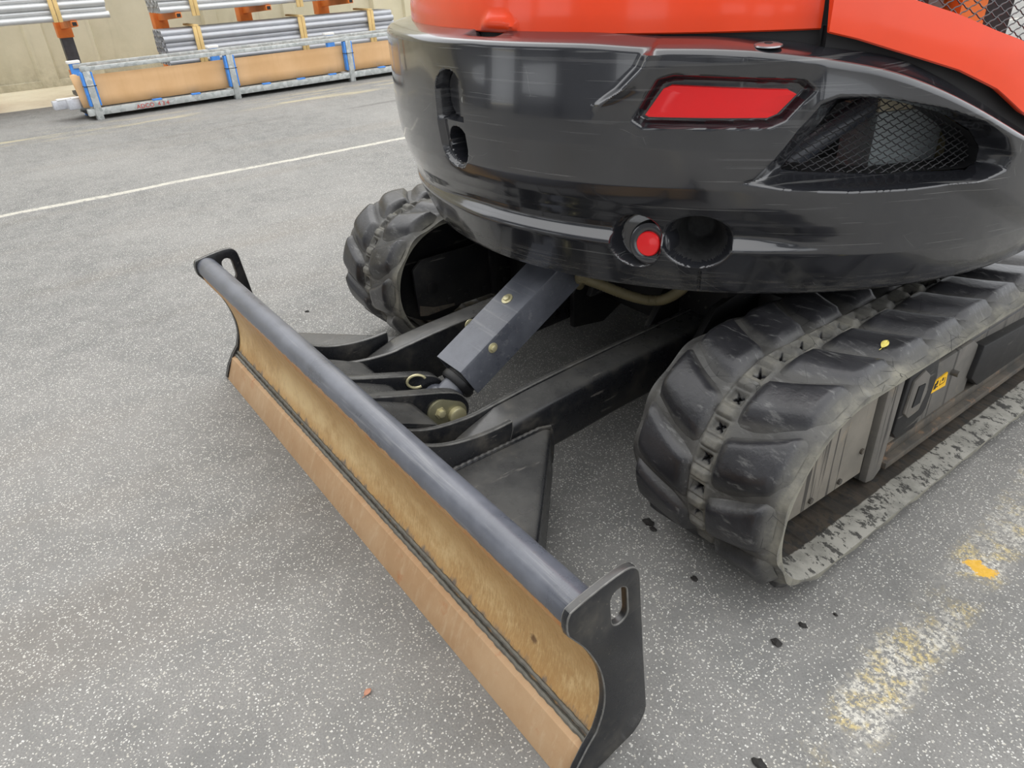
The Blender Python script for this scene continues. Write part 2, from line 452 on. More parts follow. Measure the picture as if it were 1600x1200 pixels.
def tag(o, label, cat=None, group=None, kind=None):
    if label: o['label'] = label
    if cat: o['category'] = cat
    if group: o['group'] = group
    if kind: o['kind'] = kind
    return o


def thing(name, loc, label, cat, group=None, rotz=0.0):
    o = bpy.data.objects.new(name, None); COL.objects.link(o)
    o.location = loc; o.rotation_euler = (0, 0, rotz); o.empty_display_size = 0.1
    return tag(o, label, cat, group)


class MB:
    """collects pieces into one mesh"""
    def __init__(s): s.V = []; s.F = []; s.fm = []; s.bev = False

    def addvf(s, V, F, mi=0):
        b = len(s.V); s.V += [tuple(v) for v in V]; s.F += [tuple(b + i for i in f) for f in F]; s.fm += [mi] * len(F); return s

    def box(s, lo, hi, bev=0.0, mi=0, M=None):
        bm = bmesh.new(); bmesh.ops.create_cube(bm, size=1.0)
        lo = np.array(lo, float); hi = np.array(hi, float); c = (lo + hi) / 2; d = hi - lo
        for v in bm.verts: v.co = Vector((v.co.x * d[0] + c[0], v.co.y * d[1] + c[1], v.co.z * d[2] + c[2]))
        return s._bm(bm, bev, mi, M)

    def prism(s, poly, axis, a, b, bev=0.0, mi=0, M=None, seg=2, emi=None):
        """poly: 2-D points in the two other axes (in xyz order), extruded a..b along axis"""
        bm = bmesh.new(); n = len(poly)
        def p3(q, t):
            l = [q[0], q[1]]; l.insert(axis, t); return l
        v0 = [bm.verts.new(p3(q, a)) for q in poly]; v1 = [bm.verts.new(p3(q, b)) for q in poly]
        bm.faces.new(v0); bm.faces.new(v1[::-1])
        for i in range(n): bm.faces.new((v0[i], v1[i], v1[(i + 1) % n], v0[(i + 1) % n]))
        bmesh.ops.recalc_face_normals(bm, faces=bm.faces)
        return s._bm(bm, bev, mi, M, seg, emi)

    def _bm(s, bm, bev, mi, M, seg=2, emi=None):
        if bev > 0:
            s.bev = True
            ed = [e for e in bm.edges if len(e.link_faces) == 2 and e.calc_face_angle(0) > 0.5]
            bv = bmesh.ops.bevel(bm, geom=ed, offset=bev, segments=seg, profile=0.5, affect='EDGES', clamp_overlap=True)['faces']
            if emi is not None:
                for q in bv: q.material_index = emi + 1
        if M is not None: bmesh.ops.transform(bm, matrix=M, verts=bm.verts)
        bm.verts.index_update(); b0 = len(s.fm)
        s.addvf([v.co[:] for v in bm.verts], [[v.index for v in f.verts] for f in bm.faces], mi)
        for q, f in enumerate(bm.faces):
            if f.material_index: s.fm[b0 + q] = f.material_index - 1
        bm.free(); return s

    def tube(s, pts, r, n=12, mi=0, cap=True, rs=None):
        pts = np.array(pts, float); N = len(pts); T = np.gradient(pts, axis=0); T /= np.linalg.norm(T, axis=1)[:, None]
        up = np.array([0, 0, 1.0])
        if abs(T[0] @ up) > 0.9: up = np.array([1.0, 0, 0])
        V = []; u = np.cross(T[0], up); u /= np.linalg.norm(u)
        for i in range(N):
            u = u - (u @ T[i]) * T[i]; u /= np.linalg.norm(u); v = np.cross(T[i], u); ri = r if rs is None else rs[i]
            for k in range(n):
                a = 2 * math.pi * k / n; V.append(pts[i] + ri * (math.cos(a) * u + math.sin(a) * v))
        F = [(i * n + k, i * n + (k + 1) % n, (i + 1) * n + (k + 1) % n, (i + 1) * n + k) for i in range(N - 1) for k in range(n)]
        if cap: F += [tuple(range(n))[::-1], tuple((N - 1) * n + k for k in range(n))]
        return s.addvf(V, F, mi)

    def lathe(s, prof, origin, axis, n=32, mi=0):
        """prof: (t along axis, radius)"""
        ax = np.array(axis, float); ax /= np.linalg.norm(ax)
        u = np.cross(ax, [0, 0, 1.0] if abs(ax[2]) < 0.9 else [1.0, 0, 0]); u /= np.linalg.norm(u); v = np.cross(ax, u)
        o = np.array(origin, float); V = []; P = len(prof)
        for t, r in prof:
            for k in range(n):
                a = 2 * math.pi * k / n; V.append(o + ax * t + max(r, 1e-5) * (math.cos(a) * u + math.sin(a) * v))
        F = [(i * n + k, i * n + (k + 1) % n, (i + 1) * n + (k + 1) % n, (i + 1) * n + k) for i in range(P - 1) for k in range(n)]
        F += [tuple(range(n))[::-1], tuple((P - 1) * n + k for k in range(n))]
        return s.addvf(V, F, mi)

    def make(s, name, mats, parent=None, smooth=True, sharp=38, loc=None):
        if s.bev and sharp == 38: sharp = 24
        me = mesh(name, s.V, s.F, mats, smooth, sharp, s.fm)
        bm = bmesh.new(); bm.from_mesh(me); bmesh.ops.recalc_face_normals(bm, faces=bm.faces); bm.to_mesh(me); bm.free()
        if smooth and sharp: me.set_sharp_from_angle(angle=math.radians(sharp))
        return add(name, me, parent, loc)


def sst(x, a, b):
    t = np.clip((x - a) / (b - a), 0, 1); return t * t * (3 - 2 * t)


def spline(pts, n):
    """Catmull-Rom through pts"""
    P = np.array(pts, float); P = np.vstack([2 * P[0] - P[1], P, 2 * P[-1] - P[-2]])
    out = []; segs = len(P) - 3
    for t in np.linspace(0, segs - 1e-9, n):
        i = int(t); f = t - i; a, b, c, d = P[i:i + 4]
        out.append(0.5 * ((2 * b) + (-a + c) * f + (2 * a - 5 * b + 4 * c - d) * f * f + (-a + 3 * b - 3 * c + d) * f ** 3))
    return np.array(out)


def sdpoly(U, Z, poly, rnd=0.0):
    """signed distance (inside negative) to a polygon"""
    P = np.array(poly, float); n = len(P)
    d = np.full(U.shape, 1e9); sgn = np.ones(U.shape)
    for i in range(n):
        a = P[i]; b = P[(i - 1) % n]; ex, ey = b - a; wx = U - a[0]; wy = Z - a[1]
        t = np.clip((wx * ex + wy * ey) / (ex * ex + ey * ey), 0, 1)
        d = np.minimum(d, np.hypot(wx - ex * t, wy - ey * t))
        c1 = Z >= a[1]; c2 = Z < b[1]; c3 = ex * wy > ey * wx
        fl = (c1 & c2 & c3) | (~c1 & ~c2 & ~c3); sgn = np.where(fl, -sgn, sgn)
    return d * sgn - rnd


# ================================================================== setting
def grid_plane(name, x0, x1, y0, y1, z, mat, n=1):
    V = [(x0, y0, z), (x1, y0, z), (x1, y1, z), (x0, y1, z)]
    return mesh(name, V, [(0, 1, 2, 3)], mat, False)


floor = add('floor', mesh('floor', [(-8.26, -30, 0), (30, -30, 0), (30, 40, 0), (-8.26, 40, 0), (-8.26, -30, -0.3), (30, -30, -0.3), (30, 40, -0.3), (-8.26, 40, -0.3)],
            [(0, 1, 2, 3), (7, 6, 5, 4), (0, 4, 5, 1), (1, 5, 6, 2), (2, 6, 7, 3), (3, 7, 4, 0)], 'asphalt', False))
tag(floor, 'grey asphalt yard speckled with pale stone chips', kind='structure')
ap = MB().box((-10.6, -30, -0.3), (-8.26, 40, 0.004)).make('trim_1', 'apron', None, False)
tag(ap, 'sandy concrete apron strip along the foot of the cream wall', kind='structure')

wl = MB().box((-10.75, -12, 0), (-10.35, 16, 5.0)).make('wall_left', 'wall', None, False)
tag(wl, 'cream painted concrete wall behind the pipe racks', kind='structure')
for y0, y1, dx in ((0.62, 0.90, 0.05), (1.18, 1.50, 0.11), (3.05, 3.3, 0.10), (4.35, 4.6, 0.05), (5.95, 6.2, 0.12), (6.6, 6.9, 0.05), (-1.9, -1.6, 0.10)):
    MB().prism([(-10.35, y0), (-10.35 + dx, y0 + 0.03), (-10.35 + dx, y1 - 0.03), (-10.35, y1)], 2, 0.0, 5.0).make('pilaster', 'wall', wl, False)
sk = MB().box((-10.36, -12, 0.0), (-10.31, 16, 0.10), 0.01).make('skirting', 'wall', wl, False)

# the yard's other side: a ribbed shed with open bays, behind the viewer
wb = MB().box((-7, -7.3, 2.6), (16, -7.0, 5.8), 0.0).make('wall_back', 'shed', None, False)
tag(wb, 'grey ribbed shed across the yard, seen only as a reflection in the counterweight', kind='structure')
for x in np.arange(-7, 16.1, 2.3):
    MB().box((x - 0.18, -7.35, 0.0), (x + 0.18, -6.95, 5.8), 0.01).make('shed_column', 'darkcol', wb, False)
for k, x in enumerate(np.arange(-7, 16, 2.3)):
    if k % 3 != 1: MB().box((x + 0.18, -7.25, 0.0), (x + 2.12, -7.15, 2.6 if k % 2 else 1.3)).make('shed_panel', 'shed', wb, False)
MB().box((-7, -13, 5.8), (16, -6.6, 5.95)).make('shed_roof', 'shed', wb, False)

# ================================================================== excavator
EX = thing('excavator', (0.98, 1.76, 0.0), 'orange-red and black tracked mini excavator with a rusty dozer blade parked on the asphalt', 'excavator')


# ---------------------------------------------------------------- rubber tracks
RB = 0.245; YF = 0.795; ZC = 0.283; STR = 1.913; LH = 0.027; PITCH = 0.0725; NP_ = 74
LOOP = 2 * STR + 2 * math.pi * RB
YR = YF + STR


def loop_pt(s, h):
    """s from the top rear tangent point going forward, over the front idler, back along the ground; h outward"""
    s = np.mod(s, LOOP); y = np.empty_like(s); z = np.empty_like(s)
    A = math.pi * RB
    a = s < STR; y[a] = YR - s[a]; z[a] = ZC + RB + h[a]
    b = (s >= STR) & (s < STR + A); t = (s[b] - STR) / RB
    y[b] = YF - np.sin(t) * (RB + h[b]); z[b] = ZC + np.cos(t) * (RB + h[b])
    c = (s >= STR + A) & (s < 2 * STR + A); y[c] = YF + (s[c] - STR - A); z[c] = ZC - RB - h[c]
    d = s >= 2 * STR + A; t = (s[d] - 2 * STR - A) / RB
    y[d] = YR + np.sin(t) * (RB + h[d]); z[d] = ZC - np.cos(t) * (RB + h[d])
    return y, z


def belt_mesh(x0):
    ns = NP_ * 24; xs = np.concatenate([[0], np.linspace(0.004, 0.160, 18), np.linspace(0.164, 0.236, 30), np.linspace(0.240, 0.396, 18), [0.40]])
    sv = np.arange(ns) * LOOP / ns
    Sg, Xg = np.meshgrid(sv, xs, indexing='ij')
    ph = (Sg / (LOOP / NP_)) % 1.0
    u = np.abs(Xg - 0.20)
    h = np.zeros_like(Sg)
    # windows in the centre strip with raised bridges between them
    win = np.maximum(np.abs(ph - 0.5) * PITCH - 0.0125, u - 0.0165)
    h -= 0.009 * (1 - sst(win, -0.006, 0.003))
    idx = np.floor(Sg / (LOOP / NP_)); jit = np.sin(idx * 12.9898) * 0.5
    pa = (ph - 0.5) * PITCH; pb = Xg - 0.20; ca_, sa_ = np.cos(0.75 + jit * 0.5), np.sin(0.75 + jit * 0.5)
    qa = np.abs(ca_ * pa + sa_ * pb); qb = np.abs(-sa_ * pa + ca_ * pb)
    star = np.minimum(qa, qb) - 0.0042 * (1 - np.maximum(qa, qb) / (0.0155 + 0.003 * np.sin(idx * 7.1)))
    star = np.where(np.maximum(qa, qb) < 0.0155 + 0.003 * np.sin(idx * 7.1), star, 1.0)
    h -= 0.012 * (1 - sst(star, -0.001, 0.001))
    rim = (sst(win, 0.0, 0.004)) * (1 - sst(win, 0.004, 0.012)); h += 0.004 * rim
    bridge = (1 - sst(u, 0.014, 0.030)) * sst(np.abs(ph - 0.5), 0.27, 0.40); h += 0.012 * bridge
    # gentle swelling between lugs and thin edges
    h += 0.005 * np.sin(2 * math.pi * Sg / (LOOP / NP_ * 2) + np.where(Xg > 0.2, 0, math.pi)) * sst(u, 0.03, 0.08)
    h -= 0.012 * sst(u, 0.165, 0.198)
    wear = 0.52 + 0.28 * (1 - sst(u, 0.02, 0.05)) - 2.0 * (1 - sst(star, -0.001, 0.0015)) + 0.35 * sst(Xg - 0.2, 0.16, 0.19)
    y, z = loop_pt(Sg.ravel(), h.ravel())
    nx = len(xs)
    V = np.stack([x0 + Xg.ravel(), y, z], 1)
    # inner skin
    xi = np.array([0.0, 0.035, 0.06, 0.08, 0.175, 0.18, 0.22, 0.225, 0.32, 0.34, 0.365, 0.40]); ni = len(xi)
    Si, Xi = np.meshgrid(sv, xi, indexing='ij')
    phi = (Si / (LOOP / NP_)) % 1.0
    hi = np.full(Si.shape, -0.030) - 0.006 * ((np.abs(phi - 0.5) < 0.26) & (np.abs(Xi - 0.2) < 0.12))
    hi = np.where(np.abs(Xi - 0.2) > 0.19, -0.024, hi)
    yi, zi = loop_pt(Si.ravel(), hi.ravel())
    Vi = np.stack([x0 + Xi.ravel(), yi, zi], 1); b = len(V)
    F = []; fm = []
    i = np.arange(ns)[:, None]; j = np.arange(nx - 1)[None]; i2 = (i + 1) % ns
    q = np.stack([i * nx + j, i2 * nx + j, i2 * nx + j + 1, i * nx + j + 1], -1).reshape(-1, 4)
    j = np.arange(ni - 1)[None]
    q2 = b + np.stack([i * ni + j, i * ni + j + 1, i2 * ni + j + 1, i2 * ni + j], -1).reshape(-1, 4)
    ii = np.arange(ns); i2 = (ii + 1) % ns
    e0 = np.stack([ii * nx, b + ii * ni, b + i2 * ni, i2 * nx], -1)
    e1 = np.stack([ii * nx + nx - 1, i2 * nx + nx - 1, b + i2 * ni + ni - 1, b + ii * ni + ni - 1], -1)
    F = np.vstack([q, q2, e0, e1]); fm = np.r_[np.zeros(len(q)), np.ones(len(q2)), np.zeros(len(e0) + len(e1))]
    me = mesh('rubber_track', np.vstack([V, Vi]), F, ['rubber', 'beltin'], True, 50, fm)
    wi = np.where(np.abs(Xi.ravel() - 0.2) > 0.135, 1.0, 0.0)
    at = me.attributes.new('wear', 'FLOAT', 'POINT'); at.data.foreach_set('value', np.r_[wear.ravel(), wi].astype(np.float32))
    return me


def lug_mesh(x0, side, s0):
    """one tread lug: side +1 outer half, -1 inner half; s0 = loop position of its centre-strip end"""
    na, nb = 15, 15
    a = np.linspace(-1, 1, na); b = np.linspace(0, 1, nb)
    A, B = np.meshgrid(a, b, indexing='ij')
    half = 0.0535 + 0.0135 * B                                   # wider outward
    ext = half + 0.012
    slant = -0.072 * B + 0.010 * np.sin(B * math.pi)
    ds = A * ext + slant
    Xl = 0.019 + B * 0.167                                      # distance from the track centre
    ed = np.minimum(ext - np.abs(A) * ext, 1e9)
    front = np.where(A > 0, 1.0, 0.55)
    hp = np.where(A > 0, sst(ed, -0.004, 0.056), sst(ed, -0.002, 0.024))
    hp = hp * sst(B, 0.0, 0.16) * (1 - 0.9 * sst(B, 0.84, 1.0))
    h = LH * hp * (0.94 + 0.06 * np.cos(A * 2.2)) - 0.004 * (1 - sst(hp, 0.0, 0.1)) - 0.003
    h -= 0.009 * sst(B, 0.85, 1.0)
    s = s0 + ds
    y, z = loop_pt(s.ravel(), h.ravel())
    X = x0 + 0.20 + side * Xl.ravel()
    wear = 0.52 - 0.50 * sst(h, 0.003, 0.017) + (0.30 if side > 0 else 0.08) * sst(B, 0.84, 0.97)
    i = np.arange(na - 1)[:, None]; j = np.arange(nb - 1)[None]
    q = np.stack([i * nb + j, (i + 1) * nb + j, (i + 1) * nb + j + 1, i * nb + j + 1], -1).reshape(-1, 4)
    if side < 0: q = q[:, ::-1]
    me = mesh('tread_lug', np.stack([X, y, z], 1), q, 'rubber', True, 0)
    at = me.attributes.new('wear', 'FLOAT', 'POINT'); at.data.foreach_set('value', wear.ravel().astype(np.float32))
    return me


XR = 1.56
trackR = add('rubber_track', belt_mesh(XR), EX)
lugs = []
for k in range(NP_ // 2):
    for side in (1, -1):
        s0 = (k * 2 + (0.5 if side > 0 else 1.5)) * LOOP / NP_
        lugs.append(add('tread_lug', lug_mesh(XR, side, s0), trackR))
trackL = trackR.copy(); COL.objects.link(trackL); trackL.location.x -= 1.56
for l in lugs:
    c = l.copy(); COL.objects.link(c); c.parent = trackL


def arc_poly(r, a0, a1, n=14):
    return [(YF - math.sin(t) * r, ZC + math.cos(t) * r) for t in np.linspace(a0, a1, n)]


def track_frame(mir):
    fx = (lambda x: 1.96 - x) if mir else (lambda x: x)
    def pr(name, poly, xa, xb, mats, par, bev=0.004):
        a, b = sorted((fx(xa), fx(xb))); return MB().prism(poly, 0, a, b, bev).make(name, mats, par)
    body = pr('track_frame', [(1.06, 0.15), (2.50, 0.15), (2.50, 0.33), (2.42, 0.43), (1.12, 0.43), (1.06, 0.40)], 1.64, 1.835, 'frame', EX, 0.015)
    # front cover plate following the idler
    poly = arc_poly(0.197, -0.5, 1.9) + [(0.66, 0.130), (1.085, 0.118), (1.085, 0.43), (1.06, 0.462), (1.0, 0.475)]
    cp = pr('cover_plate', poly, 1.832, 1.850, 'plate', body, 0.004)
    pr('frame_post', [(1.095, 0.085), (1.135, 0.075), (1.165, 0.10), (1.175, 0.46), (1.095, 0.47)], 1.77, 1.865, 'frame', body, 0.008)
    pr('frame_flange', [(1.17, 0.098), (2.55, 0.098), (2.55, 0.118), (1.17, 0.118)], 1.76, 1.872, 'rusty', body, 0.003)
    pr('frame_flange', [(1.17, 0.118), (2.55, 0.118), (2.55, 0.150), (1.17, 0.150)], 1.80, 1.852, 'rusty', body, 0.004)
    pr('side_panel', [(1.17, 0.146), (1.62, 0.146), (1.62, 0.30), (1.58, 0.325), (1.17, 0.325)], 1.83, 1.846, 'frame', body, 0.006)
    # sloped upper deck
    a, b = 1.17, 2.5
    V = [(fx(1.838), a, 0.318), (fx(1.838), b, 0.318), (fx(1.70), b, 0.445), (fx(1.70), a, 0.445), (fx(1.80), a, 0.30), (fx(1.80), b, 0.30), (fx(1.68), b, 0.42), (fx(1.68), a, 0.42)]
    MB().addvf(V, [(0, 1, 2, 3), (7, 6, 5, 4), (0, 4, 5, 1), (1, 5, 6, 2), (2, 6, 7, 3), (3, 7, 4, 0)]).make('frame_deck', 'blackclean', body)
    # tie-down pocket with a cast eye
    pk = pr('tie_down_plate', [(1.185, 0.20), (1.21, 0.172), (1.30, 0.165), (1.345, 0.21), (1.36, 0.30), (1.34, 0.372), (1.20, 0.372)], 1.842, 1.862, 'blackclean', body, 0.006)
    pr('tie_down_eye', [(1.205, 0.255), (1.235, 0.228), (1.285, 0.232), (1.305, 0.28), (1.298, 0.335), (1.265, 0.36), (1.215, 0.345)], 1.858, 1.868, 'frame', pk, 0.004)
    pr('tie_down_slot', [(1.235, 0.262), (1.272, 0.262), (1.276, 0.318), (1.243, 0.322)], 1.865, 1.8705, 'dark', pk, 0.0)
    # step box further along
    st = pr('step_box', [(1.60, 0.20), (1.66, 0.155), (2.06, 0.150), (2.10, 0.185), (2.10, 0.262), (1.62, 0.30)], 1.80, 1.862, 'blackclean', body, 0.006)
    pr('step_tread', [(1.69, 0.272), (2.06, 0.250), (2.06, 0.262), (1.69, 0.284)], 1.80, 1.858, 'frame', st, 0.002)
    for y in (1.30, 1.72, 2.14):
        MB().lathe([(0, 0.03), (0.0, 0.052), (0.03, 0.056), (0.03, 0.044), (0.13, 0.044), (0.13, 0.056), (0.16, 0.052)], (fx(1.68), y, 0.088), (fx(1) - fx(0), 0, 0), 24).make('track_roller', 'rusty', body)
    for (y, z) in ((0.74, 0.155), (0.86, 0.150), (0.98, 0.146), (1.06, 0.20)):
        MB().lathe([(0, 0.008), (0.007, 0.008), (0.008, 0.005)], (fx(1.849), y, z), (fx(1) - fx(0), 0, 0), 6).make('bolt', 'rusty', body)
    MB().lathe([(0, 0.06), (0.0, 0.195), (0.03, 0.20), (0.03, 0.17), (0.07, 0.16), (0.07, 0.19), (0.13, 0.19), (0.13, 0.06)], (fx(1.69), YF, ZC), (fx(1) - fx(0), 0, 0), 40).make('idler_wheel', 'blackclean', EX)
    MB().lathe([(0, 0.06), (0.0, 0.19), (0.02, 0.20), (0.06, 0.20), (0.08, 0.19), (0.10, 0.12), (0.16, 0.12), (0.16, 0.03)], (fx(1.72), YR, ZC), (fx(1) - fx(0), 0, 0), 36).make('drive_sprocket', 'blackclean', EX)
    # inner face plate
    ip = pr('inner_plate', [(0.665, 0.175), (0.66, 0.345), (0.70, 0.375), (1.25, 0.375), (1.25, 0.16), (0.70, 0.155)], 1.612, 1.628, 'blackclean', body, 0.006)
    pr('inner_rib', [(0.99, 0.16), (1.02, 0.16), (1.02, 0.40), (0.99, 0.40)], 1.60, 1.615, 'blackclean', body, 0.003)
    pr('inner_rib', [(1.09, 0.16), (1.12, 0.16), (1.12, 0.40), (1.09, 0.40)], 1.59, 1.615, 'blackclean', body, 0.003)
    for (y, z) in ((0.73, 0.26), (0.80, 0.19), (0.88, 0.19), (0.96, 0.19), (1.06, 0.20)):
        MB().lathe([(0, 0.012 if z < 0.25 else 0.022), (0.006, 0.012 if z < 0.25 else 0.022), (0.007, 0.008)], (fx(1.613), y, z), (fx(0) - fx(1), 0, 0), 12).make('bolt', 'blackclean', body)
    pr('corner_rust', [(0.668, 0.165), (0.672, 0.205), (0.73, 0.182), (0.82, 0.172), (0.82, 0.162), (0.70, 0.157)], 1.6105, 1.613, 'rusty', body, 0.0)
    if not mir:
        lb = pr('warning_label', [(1.378, 0.236), (1.378, 0.270), (1.452, 0.275), (1.460, 0.230)], 1.846, 1.8495, 'yellow', body, 0.0)
        lb['label'] = 'small yellow sticker with a black pictogram'
        ik = MB()
        for (ya, za, yb, zb) in ((1.388, 0.244, 1.400, 0.262), (1.396, 0.256, 1.406, 0.268), (1.400, 0.246, 1.410, 0.250), (1.418, 0.246, 1.420, 0.264), (1.418, 0.246, 1.446, 0.248), (1.444, 0.246, 1.446, 0.262), (1.428, 0.256, 1.436, 0.266)):
            ik.box((1.8495, ya, za), (1.8500, yb, zb))
        ik.make('pictogram', 'ink', lb, False) if False else ik.make('pictogram', 'ink', body, False)
        MB().lathe([(0, 0.009), (0.02, 0.009), (0.021, 0.004)], (1.846, 1.485, 0.262), (1, 0, 0), 10).make('grease_fitting', 'frame', body)
    return body


track_frame(False); track_frame(True)

# chassis between the tracks
MB().prism([(1.15, 0.24), (2.45, 0.24), (2.45, 0.50), (1.15, 0.50)], 0, 0.62, 1.34, 0.03).make('chassis', 'blackclean', EX)
MB().prism([(1.30, 0.27), (2.25, 0.27), (2.25, 0.40), (1.30, 0.40)], 0, 0.30, 1.66, 0.02).make('cross_member', 'blackclean', EX)
MB().lathe([(0, 0.40), (0.0, 0.46), (0.07, 0.46), (0.07, 0.43), (0.12, 0.43)], (0.965, 1.62, 0.50), (0, 0, 1), 48).make('swing_bearing', 'blackclean', EX)
# pivot brackets of the dozer arms
for xa in (0.62, 0.80, 1.15, 1.33):
    MB().prism([(1.02, 0.17), (1.16, 0.15), (1.30, 0.22), (1.30, 0.44), (1.10, 0.40), (1.02, 0.30)], 0, xa - 0.012, xa + 0.012, 0.004).make('pivot_bracket', 'blackclean', EX)

# ---------------------------------------------------------------- dozer blade
prof = spline([(0.030, 0.405), (0.036, 0.381), (0.053, 0.358), (0.071, 0.321), (0.086, 0.278), (0.096, 0.236), (0.100, 0.198), (0.097, 0.154), (0.087, 0.114), (0.070, 0.078)], 34)
back = [(y + 0.012, z) for y, z in prof][::-1]
blade = MB().prism([tuple(p) for p in prof] + back, 0, 0.013, 1.947).make('dozer_blade', 'mould', EX, True, 30)
blade['label'] = 'ochre rusty curved blade face with swirling scrape marks'
tb = MB().tube([(x, 0.055, 0.4300) for x in np.linspace(0.013, 1.947, 20)], 0.0345, 36).make('top_tube', 'tube', blade)
tb['label'] = 'scuffed blue-grey round tube along the top of the blade'
# cutting edge plate with bevelled front
ce = MB().prism([(0.016, 0.0), (0.046, 0.0), (0.080, 0.066), (0.072, 0.084), (0.050, 0.078)], 0, 0.004, 1.947, 0.0015).make('cutting_edge', 'edge', blade, True, 25)
ce['label'] = 'flat rust-brown cutting edge along the bottom of the blade'
# two-run weld seam between board and edge
wv = []
for yy, zz, rr in ((0.0680, 0.0830, 0.0062), (0.0775, 0.0935, 0.0055)):
    xs = np.linspace(0.014, 1.946, 260)
    mbw = MB().tube(np.stack([xs, yy + 0.0004 * np.sin(xs * 190), zz + 0.0004 * np.sin(xs * 151)], 1), rr, 8, rs=rr * (1 + 0.12 * np.sin(xs * 260) + 0.1 * np.sin(xs * 87)))
    mbw.make('weld_bead', 'weld', blade)

pl = spline([(0.014, 0.427), (0.0145, 0.445), (0.019, 0.457), (0.028, 0.463), (0.074, 0.472), (0.109, 0.4765), (0.138, 0.477), (0.154, 0.470), (0.163, 0.457), (0.167, 0.438)], 34).tolist()
pl += [(0.186, 0.25), (0.204, 0.087)]
pl += spline([(0.204, 0.080), (0.201, 0.062), (0.190, 0.042), (0.172, 0.026)], 8).tolist()
pl += [(0.090, 0.006), (0.022, 0.002), (0.012, 0.008), (0.030, 0.052), (0.056, 0.092)]
pl += spline([(0.078, 0.118), (0.092, 0.16), (0.0955, 0.20), (0.092, 0.24), (0.083, 0.282), (0.068, 0.322), (0.050, 0.360), (0.030, 0.392), (0.017, 0.412)], 26).tolist()
slot = []
c0 = np.array((0.1205, 0.428)); c1 = np.array((0.1245, 0.382)); rr = 0.0172; axd = (c1 - c0) / np.linalg.norm(c1 - c0); pn = np.array((axd[1], -axd[0]))
for t in np.linspace(0, math.pi, 10): slot.append(tuple(c0 + rr * (math.cos(t) * pn - math.sin(t) * axd)))
for t in np.linspace(0, math.pi, 10): slot.append(tuple(c1 + rr * (-math.cos(t) * pn + math.sin(t) * axd)))


def holed_plate(name, outer, hole, xa, xb, mat, parent):
    bm = bmesh.new()
    def ring(pts, x): return [bm.verts.new((x, p[0], p[1])) for p in pts]
    for x, flip in ((xa, False), (xb, True)):
        o = ring(outer, x); h = ring(hole, x)
        es = [bm.edges.new((o[i], o[(i + 1) % len(o)])) for i in range(len(o))] + [bm.edges.new((h[i], h[(i + 1) % len(h)])) for i in range(len(h))]
        bmesh.ops.triangle_fill(bm, edges=es, use_beauty=True, use_dissolve=False)
        if x == xa: oa, ha = o, h
    for A, B in ((oa, o), (ha, h)):
        for i in range(len(A)): bm.faces.new((A[i], A[(i + 1) % len(A)], B[(i + 1) % len(A)], B[i]))
    bmesh.ops.recalc_face_normals(bm, faces=bm.faces)
    ed = [e for e in bm.edges if len(e.link_faces) == 2 and e.calc_face_angle(0) > 1.2]
    bvf = bmesh.ops.bevel(bm, geom=ed, offset=0.0022, segments=2, profile=0.5, affect='EDGES')['faces']
    for q in bvf: q.material_index = 1
    me = bpy.data.meshes.new(name); bm.to_mesh(me); bm.free(); me.materials.append(MAT[mat]); me.materials.append(MAT['wornedge']); finish(me, True, 24)
    return add(name, me, parent)


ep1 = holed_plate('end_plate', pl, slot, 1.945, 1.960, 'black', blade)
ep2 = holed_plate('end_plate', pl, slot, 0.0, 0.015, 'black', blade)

# sloped stiffener plate behind the board between the arms, bent down at its rear edge
def sheet(name, pts_yz, xa, xb, mat, parent, th=0.01):
    P = np.array(pts_yz, float); T = np.gradient(P, axis=0); N = np.stack([-T[:, 1], T[:, 0]], 1); N /= np.linalg.norm(N, axis=1)[:, None]
    poly = P.tolist() + (P - N * th)[::-1].tolist()
    return MB().prism([tuple(p) for p in poly], 0, xa, xb).make(name, mat, parent, True, 30)


bent = [(0.075, 0.385), (0.12, 0.362), (0.18, 0.334), (0.232, 0.309), (0.246, 0.300), (0.253, 0.288), (0.254, 0.26), (0.250, 0.20), (0.20, 0.12)]
for xa, xb in ((0.772, 0.905), (0.94, 1.028), (1.062, 1.195)):
    sheet('stiffener_plate', bent, xa, xb, 'black', blade)


